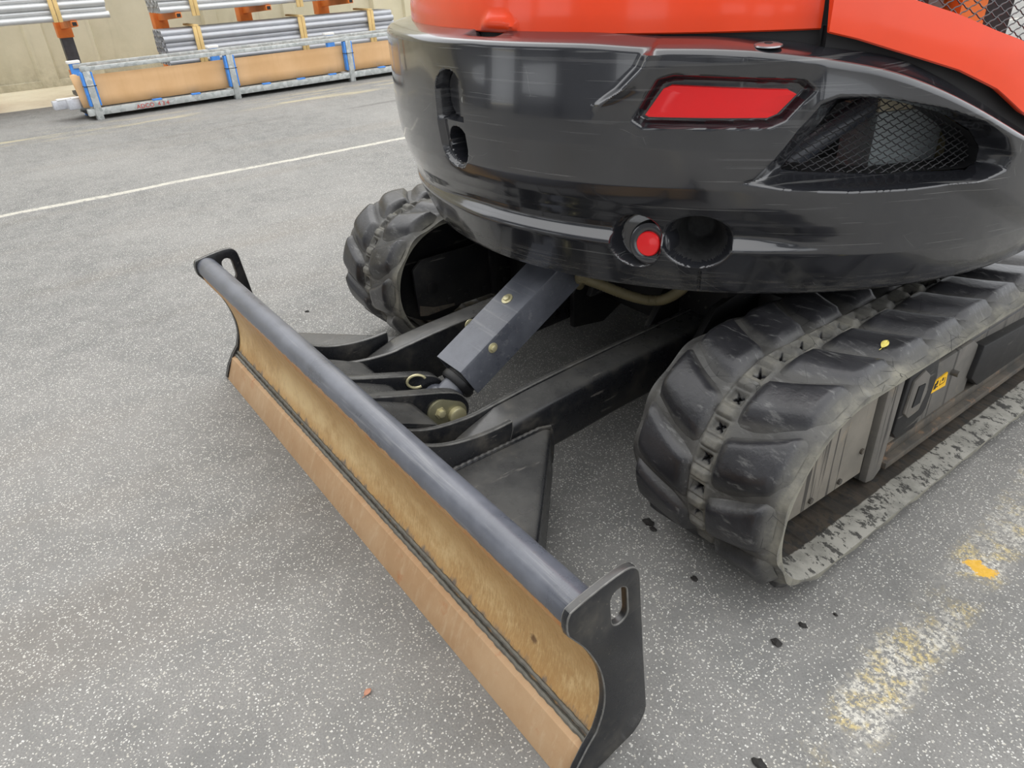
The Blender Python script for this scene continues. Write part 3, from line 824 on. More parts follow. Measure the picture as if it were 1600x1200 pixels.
# arms
def arm(mir):
    fx = (lambda x: 1.96 - x) if mir else (lambda x: x)
    def pr(name, poly, xa, xb, mats, par, bev=0.003):
        a, b = sorted((fx(xa), fx(xb))); return MB().prism(poly, 0, a, b, bev, emi=1).make(name, [mats, 'wornedge'], par)
    top = spline([(0.42, 0.299), (0.52, 0.306), (0.69, 0.316), (1.0, 0.327), (1.20, 0.335)], 12).tolist()
    V = [(0.42, 0.150), (0.62, 0.163), (0.77, 0.175), (1.22, 0.19)]
    body = MB()
    sec = lambda t, b: [(1.212, b), (1.292, b), (1.300, b + 0.012), (1.300, t - 0.022), (1.294, t - 0.008), (1.278, t - 0.001), (1.212, t)]
    ys = np.linspace(0.20, 1.20, 26); VV = []
    for y in ys:
        t = np.interp(y, [0.20, 0.30, 0.40, 0.52, 0.69, 1.0, 1.2], [0.215, 0.262, 0.296, 0.306, 0.316, 0.327, 0.335]); b = np.interp(y, [0.2, 0.42, 0.62, 0.77, 1.2], [0.13, 0.150, 0.163, 0.175, 0.19])
        VV += [(fx(x), y, z) for x, z in sec(t, b)]
    n = 7; FF = [(i * n + k, i * n + (k + 1) % n, (i + 1) * n + (k + 1) % n, (i + 1) * n + k) for i in range(len(ys) - 1) for k in range(n)]
    FF += [tuple(range(n))[::-1], tuple((len(ys) - 1) * n + k for k in range(n))]
    body.addvf(VV, FF)
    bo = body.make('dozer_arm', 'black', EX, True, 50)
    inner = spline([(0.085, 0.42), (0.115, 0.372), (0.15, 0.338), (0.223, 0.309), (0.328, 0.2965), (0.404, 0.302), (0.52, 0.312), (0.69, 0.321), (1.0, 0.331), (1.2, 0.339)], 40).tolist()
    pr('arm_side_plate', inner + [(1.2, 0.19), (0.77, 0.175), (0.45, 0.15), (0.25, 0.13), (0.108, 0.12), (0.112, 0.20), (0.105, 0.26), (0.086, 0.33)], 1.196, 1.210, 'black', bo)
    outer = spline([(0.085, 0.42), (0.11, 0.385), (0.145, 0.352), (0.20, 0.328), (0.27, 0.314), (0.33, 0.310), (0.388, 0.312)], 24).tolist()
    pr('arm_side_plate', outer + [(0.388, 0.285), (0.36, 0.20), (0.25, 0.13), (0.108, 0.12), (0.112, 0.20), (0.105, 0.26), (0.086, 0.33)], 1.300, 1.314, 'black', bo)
    return bo


armR = arm(False); armL = arm(True)


def gusset(mir):
    fx = (lambda x: 1.96 - x) if mir else (lambda x: x)
    A = np.array((1.315, 0.485)); D = np.array((1.315, 0.115)); B = np.array((1.72, 0.105)); zt = 0.252
    # top sheet with rounded shoulder and flange bent down along the slanting edge
    d = (B - A) / np.linalg.norm(B - A); nrm = np.array((d[1], -d[0])); nrm = nrm if nrm @ (D - A) < 0 else -nrm
    rows = []
    for t in np.linspace(0, 1, 14):
        e = A + (B - A) * t; base = D + (B - D) * t * 0.999
        row = [(base[0], base[1], zt + 0.075 * (1 - min(1, (base[1] - 0.1) / 0.1)) * 0)]
        for a in np.linspace(0, math.pi / 2, 7):
            row.append((e[0] + nrm[0] * 0.018 * math.sin(a), e[1] + nrm[1] * 0.018 * math.sin(a), zt - 0.018 * (1 - math.cos(a))))
        zl = 0.05 + 0.05 * (1 - t)
        row.append((e[0] + nrm[0] * 0.018, e[1] + nrm[1] * 0.018, zl))
        row.append((e[0] + nrm[0] * 0.004, e[1] + nrm[1] * 0.004, zl))
        row.append((base[0], base[1], zl))
        rows.append(row)
    n = len(rows[0]); VV = [(fx(p[0]), p[1], p[2]) for r in rows for p in r]
    FF = [(i * n + k, i * n + (k + 1) % n, (i + 1) * n + (k + 1) % n, (i + 1) * n + k) for i in range(len(rows) - 1) for k in range(n)]
    FF += [tuple(range(n))[::-1], tuple((len(rows) - 1) * n + k for k in range(n))]
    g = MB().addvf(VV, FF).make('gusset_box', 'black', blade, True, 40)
    pts = [(fx(1.318), y, zt + 0.002 + 0.0012 * math.sin(y * 330)) for y in np.linspace(0.10, 0.47, 60)]
    pts += [(fx(1.326 + 0.012 * math.sin(t)), 0.485 + 0.010 * math.cos(t), zt - 0.10 * t / 1.6) for t in np.linspace(0, 1.6, 12)]
    MB().tube(pts, 0.0065, 8).make('weld_bead', 'black', blade)


gusset(False); gusset(True)

# centre lugs carrying the cylinder pin
for xa, xb in ((0.905, 0.940), (1.028, 1.062)):
    top = spline([(0.075, 0.392), (0.138, 0.364), (0.25, 0.326), (0.352, 0.292), (0.395, 0.268), (0.417, 0.228), (0.408, 0.192), (0.375, 0.168), (0.335, 0.170)], 30).tolist()
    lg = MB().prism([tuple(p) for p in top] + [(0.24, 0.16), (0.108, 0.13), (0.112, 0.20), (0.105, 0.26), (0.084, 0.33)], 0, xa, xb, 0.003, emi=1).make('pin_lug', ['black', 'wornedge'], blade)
pv = MB().lathe([(0, 0.022), (0.0, 0.026), (0.20, 0.026), (0.203, 0.022)], (0.885, 0.367, 0.218), (1, 0, 0), 24).make('pivot_pin', 'zinc', blade)
# keeper plate (rounded two-hole link) with bolt
def stadium(a, b, r, n=12):
    a = np.array(a); b = np.array(b); d = (b - a) / np.linalg.norm(b - a); p = np.array((-d[1], d[0])); out = []
    for t in np.linspace(0, math.pi, n): out.append(tuple(b + r * (math.cos(t) * p + math.sin(t) * d)))
    for t in np.linspace(0, math.pi, n): out.append(tuple(a + r * (-math.cos(t) * p - math.sin(t) * d)))
    return out
kp = MB().prism(stadium((0.318, 0.246), (0.367, 0.220), 0.036), 0, 1.062, 1.071, 0.0012).make('keeper_plate', 'zincdark', blade)
kp['label'] = 'yellow zinc keeper plate on the blade pin'
MB().lathe([(0, 0.022), (0.006, 0.022), (0.008, 0.020), (0.004, 0.019), (0.004, 0.0)], (1.0705, 0.368, 0.219), (1, 0, 0), 32).make('pin_end', 'zinc', blade)
MB().lathe([(0, 0.0165), (0.004, 0.0165), (0.004, 0.011), (0.013, 0.011), (0.014, 0.009)], (1.071, 0.319, 0.245), (1, 0, 0), 6).make('keeper_bolt', 'zinc', blade)
MB().tube([(0.955 + 0.010 * math.cos(t), 0.318 + 0.024 * math.cos(t), 0.292 + 0.020 * math.sin(t)) for t in np.linspace(0.3, 5.2, 20)], 0.004, 8).make('pin_clip', 'zinc', blade)

# ---------------------------------------------------------------- blade cylinder under its folded cover
al = math.atan(0.575); ca, sa = math.cos(al), math.sin(al)
def cyl_pt(x, t, n): return (x, 0.367 + ca * t - sa * n, 0.218 + sa * t + ca * n)     # t along, n perpendicular (up)
cax = (0, ca, sa)
cyl = MB().lathe([(0.0, 0.03), (0.0, 0.048), (0.008, 0.053), (0.022, 0.053), (0.024, 0.048), (0.034, 0.048), (0.036, 0.057), (0.62, 0.057), (0.62, 0.02)], cyl_pt(0.985, 0.062, 0.0), cax, 36).make('lift_cylinder', 'blackclean', EX)
MB().lathe([(0.0, 0.02), (0.0, 0.036), (0.062, 0.036), (0.07, 0.028), (0.10, 0.028), (0.10, 0.02)], cyl_pt(0.985, 0.0, 0.0), cax, 24).make('piston_rod', 'cover', cyl)
MB().lathe([(0, 0.03), (0, 0.042), (0.07, 0.042), (0.07, 0.03)], (0.950, 0.367, 0.218), (1, 0, 0), 24).make('rod_eye', 'tube', cyl)
# folded sheet cover: top face, two sides
t0, t1, t2 = 0.090, 0.62, 0.16
cs = [(0.918, -0.022), (0.918, 0.066), (0.922, 0.0715), (1.035, 0.0715), (1.042, 0.0690), (1.0445, 0.062), (1.0445, -0.030)]
ci = [(1.0395, -0.030), (1.0395, 0.060), (1.034, 0.0665), (0.924, 0.0665), (0.9225, 0.064), (0.9225, -0.022)]
sec = cs + ci; VV = []
for t in (t0, t1): VV += [cyl_pt(x, t, n) for x, n in sec]
n = len(sec); FF = [(k, (k + 1) % n, n + (k + 1) % n, n + k) for k in range(n)] + [tuple(range(n))[::-1], tuple(n + k for k in range(n))]
cv = MB().addvf(VV, FF).make('cylinder_cover', 'cover', cyl, True, 50)
cv['label'] = 'folded blue-grey sheet cover over the blade cylinder'
def bolt_at(o, ax, nm, par, r=0.010, mat='zinc', washer=True):
    ax = np.array(ax, float)
    MB().lathe([(0, r * 1.6), (0.0025, r * 1.6), (0.003, r * 1.5)], o, ax, 20).make(nm + '_washer', mat, par)
    MB().lathe([(0.002, r), (0.0085, r), (0.0095, r * 0.8)], o, ax, 6).make(nm, mat, par)
nup = (0, -sa, ca)
bolt_at(cyl_pt(0.972, 0.345, 0.0715), nup, 'cover_bolt', cyl, 0.011)
bolt_at(cyl_pt(1.0445, 0.205, 0.048), (1, 0, 0), 'cover_bolt', cyl, 0.0095)
bolt_at(cyl_pt(0.918, 0.225, 0.060), (-1, 0, 0), 'cover_bolt', cyl, 0.011)
# cylinder bracket on chassis
MB().prism([(0.86, 0.42), (1.2, 0.40), (1.2, 0.60), (0.95, 0.61)], 0, 0.895, 0.915, 0.003).make('cylinder_bracket', 'blackclean', EX)
MB().prism([(0.86, 0.42), (1.2, 0.40), (1.2, 0.60), (0.95, 0.61)], 0, 1.05, 1.07, 0.003).make('cylinder_bracket', 'blackclean', EX)

# corrugated hoses
def hose(pts, r, name):
    P = spline(pts, 190); rs = r * (1 + 0.07 * np.sin(np.arange(190) * math.pi * 0.9))
    o = MB().tube(P, r, 12, rs=rs).make(name, 'hose', EX, True, 80)
    o['label'] = 'olive corrugated hose sagging under the counterweight'
hose([(0.98, 0.86, 0.425), (1.045, 0.84, 0.478), (1.075, 0.87, 0.466), (1.13, 0.95, 0.420), (1.185, 0.99, 0.408), (1.235, 1.01, 0.425), (1.285, 1.03, 0.475), (1.32, 1.08, 0.55), (1.33, 1.15, 0.62)], 0.0155, 'hydraulic_hose')
hose([(1.00, 0.88, 0.43), (1.06, 0.83, 0.490), (1.10, 0.81, 0.515), (1.13, 0.82, 0.56), (1.14, 0.86, 0.63)], 0.0145, 'hydraulic_hose')

# ---------------------------------------------------------------- counterweight
CX, CY = 0.965, 1.52
rad = np.radians


def ztop(th): return np.interp(th, [-70, 24, 29, 36, 42, 48, 55, 62, 68, 72, 80, 97], [1.143, 1.142, 1.134, 1.134, 1.127, 1.111, 1.085, 1.033, 0.979, 0.942, 0.88, 0.80])


_zt = np.linspace(-75, 110, 400); _zv = ztop(_zt); _k = np.exp(-np.linspace(-2, 2, 31) ** 2); _k /= _k.sum()
_zs = np.convolve(np.pad(_zv, 15, mode='edge'), _k, 'valid')
def ztops(th): return np.interp(th, _zt, _zs)


PROF_Z = [0.612, 0.620, 0.67, 0.715, 0.726, 0.733, 0.739, 0.750, 0.765, 0.79, 0.82, 0.86, 0.90, 0.95, 1.02, 1.2]
PROF_R = [0.938, 0.946, 0.968, 0.987, 0.991, 0.991, 0.987, 0.984, 0.988, 1.002, 1.0125, 1.0225, 1.028, 1.032, 1.032, 1.032]
def rbase(z): return np.interp(z, PROF_Z, PROF_R)


def cyl3(th, z, r):
    a = rad(th); return np.stack([CX + r * np.sin(a), CY - r * np.cos(a), z], -1)


def TZ(*p): return [(math.radians(a), z) for a, z in p]     # polygon in (u = theta radians * 1 m, z)


REFL_OUT = TZ((28.9, 1.006), (31.4, 1.076), (33.0, 1.083), (45.8, 1.072), (46.9, 1.058), (44.6, 1.008), (43.2, 0.997), (30.0, 0.995))
REFL = TZ((30.0, 1.013), (31.9, 1.062), (32.7, 1.068), (44.6, 1.058), (45.5, 1.050), (43.8, 1.016), (42.9, 1.009), (30.4, 1.0095))
HOLE = TZ((45.9, 0.902), (46.4, 0.915), (49.0, 0.985), (50.6, 1.022), (52.0, 1.030), (55.0, 1.028), (61.9, 0.996), (66.5, 0.955), (68.6, 0.920), (68.9, 0.892), (67.6, 0.882), (58.3, 0.884), (48.0, 0.897))
REC = TZ((39.5, 0.883), (42.0, 0.897), (43.8, 0.935), (46.3, 1.005), (47.6, 1.040), (49.5, 1.050), (54.0, 1.044), (60.0, 1.022), (65.5, 0.990), (69.0, 0.955), (70.8, 0.915), (70.4, 0.882), (67.0, 0.863), (60.0, 0.858), (53.0, 0.859), (46.0, 0.868))

fine = np.arange(-31, 80, 0.19)
ths = np.r_[np.arange(-64, -31, 1.5), fine, np.arange(80, 97.1, 1.2)]
NT = len(ths); NZ = 176
tt = np.linspace(0, 1, NZ)
TH, T_ = np.meshgrid(ths, tt, indexing='ij')
ZT = ztops(TH)
Z = 0.620 + T_ * (ZT - 0.012 - 0.620)
Ug = np.radians(TH)
# snap the grille opening outline
sdh = sdpoly(Ug, Z, HOLE, 0.004)
gu = np.zeros_like(sdh); gz = np.zeros_like(sdh); eps = 1e-4
gu = (sdpoly(Ug + eps, Z, HOLE, 0.004) - sdh) / eps; gz = (sdpoly(Ug, Z + eps, HOLE, 0.004) - sdh) / eps
near = np.abs(sdh) < 0.0022
Ug = np.where(near, Ug - sdh * gu, Ug); Z = np.where(near, Z - sdh * gz, Z)
sdh = np.where(near, 0.0, sdh)
THs = np.degrees(Ug)
Rr = rbase(Z)
# right of about 46 degrees the lower ledge fades out
ledge = np.interp(Z, [0.61, 0.722, 0.730, 0.736, 0.7545, 0.760, 0.775, 0.80, 0.83, 0.87, 0.95, 1.2], [0.938, 0.990, 0.9925, 0.990, 0.9755, 0.9745, 0.981, 0.998, 1.011, 1.022, 1.032, 1.032])
wl_ = sst(THs, -14, 4) * (1 - sst(THs, 40, 50))
Rr = Rr + wl_ * (ledge - Rr)
soft = sst(THs, 44, 58)
Rr = Rr + soft * (np.interp(Z, [0.61, 0.72, 0.80, 0.95, 1.2], [0.940, 0.992, 1.012, 1.031, 1.030]) - Rr)
Rr = Rr - 0.012 * sst(Z - (ZT - 1.142) * (THs > 40), 0.99, 1.135) * (1 - sst(THs, 50, 60)) * sst(THs, -8, 8)
D = np.zeros_like(Rr)
# brow: raised right-hand region that starts at the slanting crease
cth = np.interp(Z, [0.95, 1.03, 1.06, 1.10, 1.16], [22.6, 24.4, 27.0, 29.2, 30.8])
x = Ug - np.radians(cth)
brow = sst(x, -0.004, 0.012) * sst(Z, 0.985, 1.085)
brow = brow * (1 - 0.55 * sst(x, 0.02, 0.09) * (1 - sst(Z, 1.07, 1.11)))
browR = sst(Z - (ZT - 0.16), 0.0, 0.05)
brow = np.where(THs > 48, np.maximum(brow * 0, browR * 1.0), brow * (1 - sst(THs, 46, 48)) + browR * sst(THs, 46, 48))
D -= 0.017 * brow
# reflector recess
D -= 0.010 * np.exp(-(np.maximum(x, 0) / 0.022) ** 2 - (np.minimum(x, 0) / 0.007) ** 2) * sst(Z, 1.012, 1.06) * (1 - sst(Z, 1.128, 1.14))
s = sdpoly(Ug, Z, REFL_OUT, 0.003)
D += 0.024 * (1 - sst(s, -0.009, 0.003))
# grille recess: a slope from the outer contour in to the opening
so_ = sdpoly(Ug, Z, REC, 0.0)
tin = np.clip(-so_ / (np.maximum(-so_, 0) + np.maximum(sdh, 0) + 1e-6), 0, 1)
D += 0.062 * np.where(so_ < 0, sst(tin, -0.25, 1.15) - sst(0.0, -0.25, 1.15) * (1 - tin), 0) * sst(-so_, 0.0, 0.014)
# tall recess on the left with a plug and a deep hole
def stad(u, z, th0, z0, z1, r):
    zc = np.clip(z, z0, z1); return np.hypot(u - math.radians(th0), z - zc) - r
s = stad(Ug, Z, 0.75, 0.905, 1.022, 0.054)
low = 1 - sst(Z, 0.962, 0.968)
D += (1 - sst(s, -0.006, 0.001)) * (0.048 - 0.034 * low)
s = np.hypot((Ug - math.radians(1.0)) / 0.88, (Z - 0.906)) - 0.043
D += 0.14 * (1 - sst(s, -0.006, 0.001))
# lamp pocket and big lifting hole in the lip
s = np.hypot((Ug - math.radians(28.9)) / 0.92, (Z - 0.736)) - 0.062
pk = (1 - sst(s, -0.012, 0.004)) * (1 - sst(Z, 0.80, 0.83)); D += 0.050 * pk; Rr = Rr * (1 - pk) + 0.988 * pk
s = np.hypot((Ug - math.radians(36.7)) / 1.20, (Z - 0.746)) - 0.0600
hh = 0.125 * (1 - sst(s, -0.034, 0.004)) ** 0.8; D = np.where(hh > 1e-5, np.maximum(D, hh), D); HD = hh.copy(); mm = sst(hh, 0.0, 0.04); Rr = Rr * (1 - mm) + 0.985 * mm
# seam in the lip under the big hole
D += 0.006 * (1 - sst(np.abs(Ug - math.radians(37.3)), 0.001, 0.004)) * (1 - sst(Z, 0.672, 0.680))
# lower dent contour left of the body: a soft undercut
D += 0.006 * sst(THs, -12, 6) * (1 - sst(THs, 30, 42)) * (1 - sst(np.abs(Z - 0.80), 0.0, 0.05))
P = cyl3(np.degrees(Ug), Z, Rr - D)
cols = []
zl = np.full(NT, 0.612)
rin = np.interp(ths, [-70, 44, 52, 100], [0.955, 0.955, 0.982, 0.985])
ztp = ztops(ths)
brow_top = 0.017 * sst(np.radians(ths) - math.radians(30.3), -0.004, 0.012)
rtop = np.interp(ths, [-70, -8, 8, 50, 60, 100], [1.0315, 1.0315, 1.0195, 1.0195, 1.030, 1.030]) + brow_top
low_rows = [cyl3(ths, np.full(NT, 0.66), np.full(NT, 0.55)), cyl3(ths, np.full(NT, 0.630), np.full(NT, 0.80)), cyl3(ths, zl, np.full(NT, 0.925)), cyl3(ths, zl + 0.001, np.full(NT, 0.938))]
notch = sst(ths, 2.0, 4.0) * (1 - sst(ths, 6.8, 9.0))
hi_rows = [cyl3(ths, ztp - 0.006, rtop - 0.002), cyl3(ths, ztp - 0.002, rtop - 0.006), cyl3(ths, ztp, rtop - 0.012), cyl3(ths, ztp + 0.003, rtop - 0.022)]
for f in np.linspace(0.15, 1, 6):
    hi_rows.append(cyl3(ths, ztp + 0.003 + (0.011 + 0.010 * sst(ths, 48, 58)) * f - 0.030 * notch * sst(f, 0.1, 0.5), (rtop - 0.022) * (1 - f) + rin * f))
hi_rows.append(cyl3(ths, ztp + 0.006 - 0.035 * notch, rin - 0.02)); hi_rows.append(cyl3(ths, ztp - 0.01, rin - 0.08))
ALL = np.concatenate([np.stack(low_rows, 1), P, np.stack(hi_rows, 1)], 1)
nz = ALL.shape[1]; V = ALL.reshape(-1, 3)
i = np.arange(NT - 1)[:, None]; j = np.arange(nz - 1)[None]
Q = np.stack([i * nz + j, (i + 1) * nz + j, (i + 1) * nz + j + 1, i * nz + j + 1], -1)
ins = np.zeros((NT, nz), bool); ins[:, 4:4 + NZ] = sdh <= 1e-9
kill = ins[:-1, :-1] & ins[1:, :-1] & ins[1:, 1:] & ins[:-1, 1:]
Q = Q[~kill]
deep = np.zeros((NT, nz), bool); deep[:, 4:4 + NZ] = (HD > 0.025) | (D > 0.075)
fmq = (deep[:-1, :-1] & deep[1:, 1:])[~kill].astype(np.int32)
caps = [tuple(range(nz))[::-1], tuple((NT - 1) * nz + k for k in range(nz))]
me = mesh('counterweight', V, Q.tolist() + caps, ['cw', 'cwmatte'], True, 42, np.r_[fmq, 0, 0])
cw = add('counterweight', me, EX)
cw['label'] = 'scratched charcoal counterweight with recesses, wrapping round the tail'
# throat wall of the grille opening
hp = np.array(HOLE); hp = np.vstack([hp, hp[:1]]); dl = []
for a, b in zip(hp[:-1], hp[1:]):
    for f in np.linspace(0, 1, 8)[:-1]: dl.append(a + (b - a) * f)
dl = np.array(dl); nh = len(dl)
rr0 = cyl3(np.degrees(dl[:, 0]), dl[:, 1], np.full(nh, 0.968)); rr1 = cyl3(np.degrees(dl[:, 0]), dl[:, 1], np.full(nh, 0.93))
cen = dl.mean(0); dl2 = dl + (dl - cen) / np.linalg.norm(dl - cen, axis=1)[:, None] * 0.004
rr0 = cyl3(np.degrees(dl2[:, 0]), dl2[:, 1], rbase(dl2[:, 1]) - 0.061 + 0.017 * sst(dl2[:, 1] - (ztops(np.degrees(dl2[:, 0])) - 0.16), 0.0, 0.05)); rr1 = cyl3(np.degrees(dl2[:, 0]), dl2[:, 1], np.full(nh, 0.90))
F = [(k, (k + 1) % nh, nh + (k + 1) % nh, nh + k) for k in range(nh)]
add('grille_throat', mesh('grille_throat', np.vstack([rr0, rr1]), F, 'seal', True, 60), cw)


def patch(poly, r_of, th_pad, mat, name, parent, thick=0.006, n=40, rnd=0.0, bulge=0.0):
    """curved plate following the tail, cut to polygon (theta radians, z)"""
    p = np.array(poly); c = p.mean(0); ring = []
    pe = np.vstack([p, p[:1]])
    for a, b in zip(pe[:-1], pe[1:]):
        for f in np.linspace(0, 1, 7)[:-1]: ring.append(a + (b - a) * f)
    ring = np.array(ring); k = len(ring); V = []; F = []
    lv = [(1.0, -thick), (1.0, -0.001), (0.985, 0.0), (0.6, bulge), (0.3, bulge), (0.05, bulge)]
    for sc, dr in lv:
        q = c + (ring - c) * sc
        V.append(cyl3(np.degrees(q[:, 0]), q[:, 1], r_of + dr))
    V = np.vstack(V)
    for l in range(len(lv) - 1): F += [(l * k + a, l * k + (a + 1) % k, (l + 1) * k + (a + 1) % k, (l + 1) * k + a) for a in range(k)]
    F.append(tuple((len(lv) - 1) * k + a for a in range(k)))
    return add(name, mesh(name, V, F, mat, True, 40), parent)


rf = patch(REFL, 1.024, 0, 'reflector', 'reflector', cw, 0.02)
rf['label'] = 'long red reflector set in a slanted recess'


# expanded-metal grilles
def grille(poly, r, du, dz, wr, name, parent, mat='wire'):
    p = np.array(poly); lo = p.min(0) - 0.004; hi = p.max(0) + 0.004; mb = MB()
    slope = dz / du
    for sg in (1, -1):
        c = lo[1] - (hi[0] - lo[0]) * slope - 0.02
        while c < hi[1] + (hi[0] - lo[0]) * slope + 0.02:
            us = np.arange(lo[0], hi[0], 0.004)
            zz = c + sg * slope * (us - lo[0]) + (0 if sg > 0 else 0)
            zz = zz + 0.0012 * np.sin((us - lo[0]) / du * 2 * math.pi)
            ok = (sdpoly(us, zz, poly, 0.006) < 0)
            run = []
            for q in range(len(us) + 1):
                if q < len(us) and ok[q]: run.append((us[q], zz[q]))
                else:
                    if len(run) > 2:
                        a = np.array(run); mb.tube(cyl3(np.degrees(a[:, 0]), a[:, 1], np.full(len(a), r + 0.0008 * sg)), wr, 4, cap=False)
                    run = []
            c += dz * 2
    o = mb.make(name, mat, parent, True, 60); o['kind'] = 'stuff'; return o


gr = grille(HOLE, 0.962, 0.0136, 0.0072, 0.0011, 'mesh_grille', cw)

# what shows behind the grille
def block(name, th0, th1, z0, z1, r0, r1, mat, parent, tilt=0.0):
    V = []
    for r in (r0, r1):
        for a, z in ((th0, z0), (th1, z0), (th1 + tilt, z1), (th0 + tilt, z1)): V.append(cyl3(np.array(a), np.array(z), np.array(r)))
    V = np.array(V); return MB().addvf(V, [(0, 1, 2, 3), (7, 6, 5, 4), (0, 4, 5, 1), (1, 5, 6, 2), (2, 6, 7, 3), (3, 7, 4, 0)]).make(name, mat, parent, False)
block('inner_bulkhead', 40, 92, 0.70, 1.12, 0.60, 0.62, 'dark', EX)
block('inner_side', 79, 80, 0.70, 1.00, 0.60, 0.94, 'dark', EX)
block('inner_floor', 43.5, 80, 0.80, 0.815, 0.60, 0.93, 'dark', EX)
block('oil_cooler', 60.0, 71.0, 0.80, 0.975, 0.72, 0.85, 'tank', EX)
block('cooler_duct', 59.8, 70.0, 0.978, 1.06, 0.70, 0.855, 'beige', EX)
block('rubber_strip', 71.2, 72.4, 0.80, 1.05, 0.74, 0.88, 'hose', EX)
MB().tube([cyl3(np.array(a), np.array(z), np.array(r)) for a, z, r in ((46, 0.86, 0.86), (50, 0.905, 0.85), (55, 0.955, 0.84), (61, 1.00, 0.82))], 0.024, 14).make('suction_pipe', 'cover', EX)
MB().tube([cyl3(np.array(a), np.array(z), np.array(r)) for a, z, r in ((46, 0.96, 0.80), (49, 0.99, 0.80), (53, 1.02, 0.80))], 0.018, 14).make('suction_pipe', 'frame', EX)

# round reflector on its boss in the lamp pocket
o_ = cyl3(np.array(30.5), np.array(0.729), np.array(0.964)); nr = cyl3(np.array(22.0), np.array(0.731), np.array(1.0)) - cyl3(np.array(22.0), np.array(0.731), np.array(0.0))
nr[2] = 0.16; nr /= np.linalg.norm(nr)
MB().lathe([(-0.05, 0.052), (-0.006, 0.050), (0.002, 0.045), (0.004, 0.036), (0.002, 0.030)], o_, nr, 40).make('lamp_boss', 'cw', cw)
rl = MB().lathe([(0.0, 0.0275), (0.008, 0.0275), (0.0105, 0.0255), (0.0108, 0.012), (0.0115, 0.009), (0.0115, 0.002)], o_, nr, 36).make('round_reflector', 'reflector', cw)
rl['label'] = 'small round red reflector in the lip of the counterweight'
# plug plate with bolt in the tall recess
po = stadium((0.0, 0.975), (0.0, 1.022), 0.0465)
pp_ = patch([(u + math.radians(0.75), z) for u, z in stadium((0.0, 1.012), (0.0, 1.026), 0.046)] , 0.9965, 0, 'cw', 'plug_plate', cw, 0.01)
bo = cyl3(np.array(1.9), np.array(1.008), np.array(0.9965)); bn = cyl3(np.array(1.9), np.array(0), np.array(1.0)) - np.array([CX, CY, 0])
MB().lathe([(0, 0.010), (0.004, 0.010), (0.006, 0.008)], bo, bn, 20).make('plug_bolt', 'steel', cw)
# small chrome latch on the top bevel
lo_ = cyl3(np.array(42.2), np.array(1.1315), np.array(1.004))
MB().lathe([(0, 0.026), (0.0025, 0.025), (0.004, 0.020), (0.0045, 0.004)], lo_, (0.05, -0.05, 1), 24).make('latch_cap', 'steel', cw)
MB().lathe([(0.004, 0.008), (0.006, 0.007), (0.0065, 0.002)], lo_, (0.05, -0.05, 1), 6).make('latch_bolt', 'seal', cw)

# ---------------------------------------------------------------- hood panels
def hood_panel(name, t0, t1, zb, zt_, r0, lean, mat, nz=16, feature=None):
    th = np.linspace(t0, t1, int((t1 - t0) * 2) + 1); n = len(th); rows = []
    zb_ = zb(th); ztp_ = zt_(th)
    rows.append(cyl3(th, zb_ + 0.02, r0(th) - 0.018)); rows.append(cyl3(th, zb_ + 0.001, r0(th) - 0.012)); rows.append(cyl3(th, zb_, r0(th) - 0.004)); rows.append(cyl3(th, zb_ + 0.003, r0(th)))
    for f in np.linspace(0.03, 1, nz):
        z = zb_ + (ztp_ - zb_) * f; r = r0(th) - lean * np.maximum(0, z - zb_ - 0.03) ** 1.3
        if feature is not None: r = r + feature(np.radians(th), z)
        rows.append(cyl3(th, z, r))
    rows.append(cyl3(th, ztp_, r0(th) - lean - 0.05))
    A = np.stack(rows, 1); m_ = A.shape[1]; i = np.arange(n - 1)[:, None]; j = np.arange(m_ - 1)[None]
    Q = np.stack([i * m_ + j, (i + 1) * m_ + j, (i + 1) * m_ + j + 1, i * m_ + j + 1], -1).reshape(-1, 4)
    return add(name, mesh(name, A.reshape(-1, 3), Q.tolist() + [tuple(range(m_))[::-1], tuple((n - 1) * m_ + k for k in range(m_))], mat, True, 40), EX)


one = lambda v: (lambda th: np.full(th.shape, v))
TRAP = TZ((3.2, 1.153), (5.0, 1.185), (9.0, 1.185), (11.2, 1.153))
hd = hood_panel('engine_hood', -60, 47.9, one(1.150), one(1.62), one(0.958), 0.25, 'hood', 48, lambda u, z: 0.007 * (1 - sst(sdpoly(u, z, TRAP), -0.006, 0.003)))
hd['label'] = 'glossy orange-red engine hood above the counterweight'
RB_Z = lambda th: np.interp(th, [48, 51, 55.2, 62.8, 68.3, 72.7, 80, 97], [1.148, 1.135, 1.112, 1.071, 1.030, 0.982, 0.923, 0.843])
RT_Z = lambda th: np.interp(th, [48, 51.5, 53.5, 55.5, 61.4, 66.4, 69.7, 80, 97], [1.62, 1.62, 1.224, 1.198, 1.166, 1.134, 1.116, 1.05, 0.97])
hp2 = hood_panel('side_hood', 48.1, 97, RB_Z, RT_Z, one(1.000), 0.12, 'hood', 14)
hp2['label'] = 'orange-red side panel framing the radiator mesh'
MB().lathe([(0, 0.008), (0.004, 0.008), (0.005, 0.005)], cyl3(np.array(5.8), np.array(1.215), np.array(0.942)), bn, 12).make('hood_bolt', 'steel', hd)
# pale label at the top of the side panel
patch(TZ((51.6, 1.188), (53.2, 1.188), (53.2, 1.204), (51.6, 1.204)), 0.9935, 0, 'beige', 'sticker', hp2, 0.004)
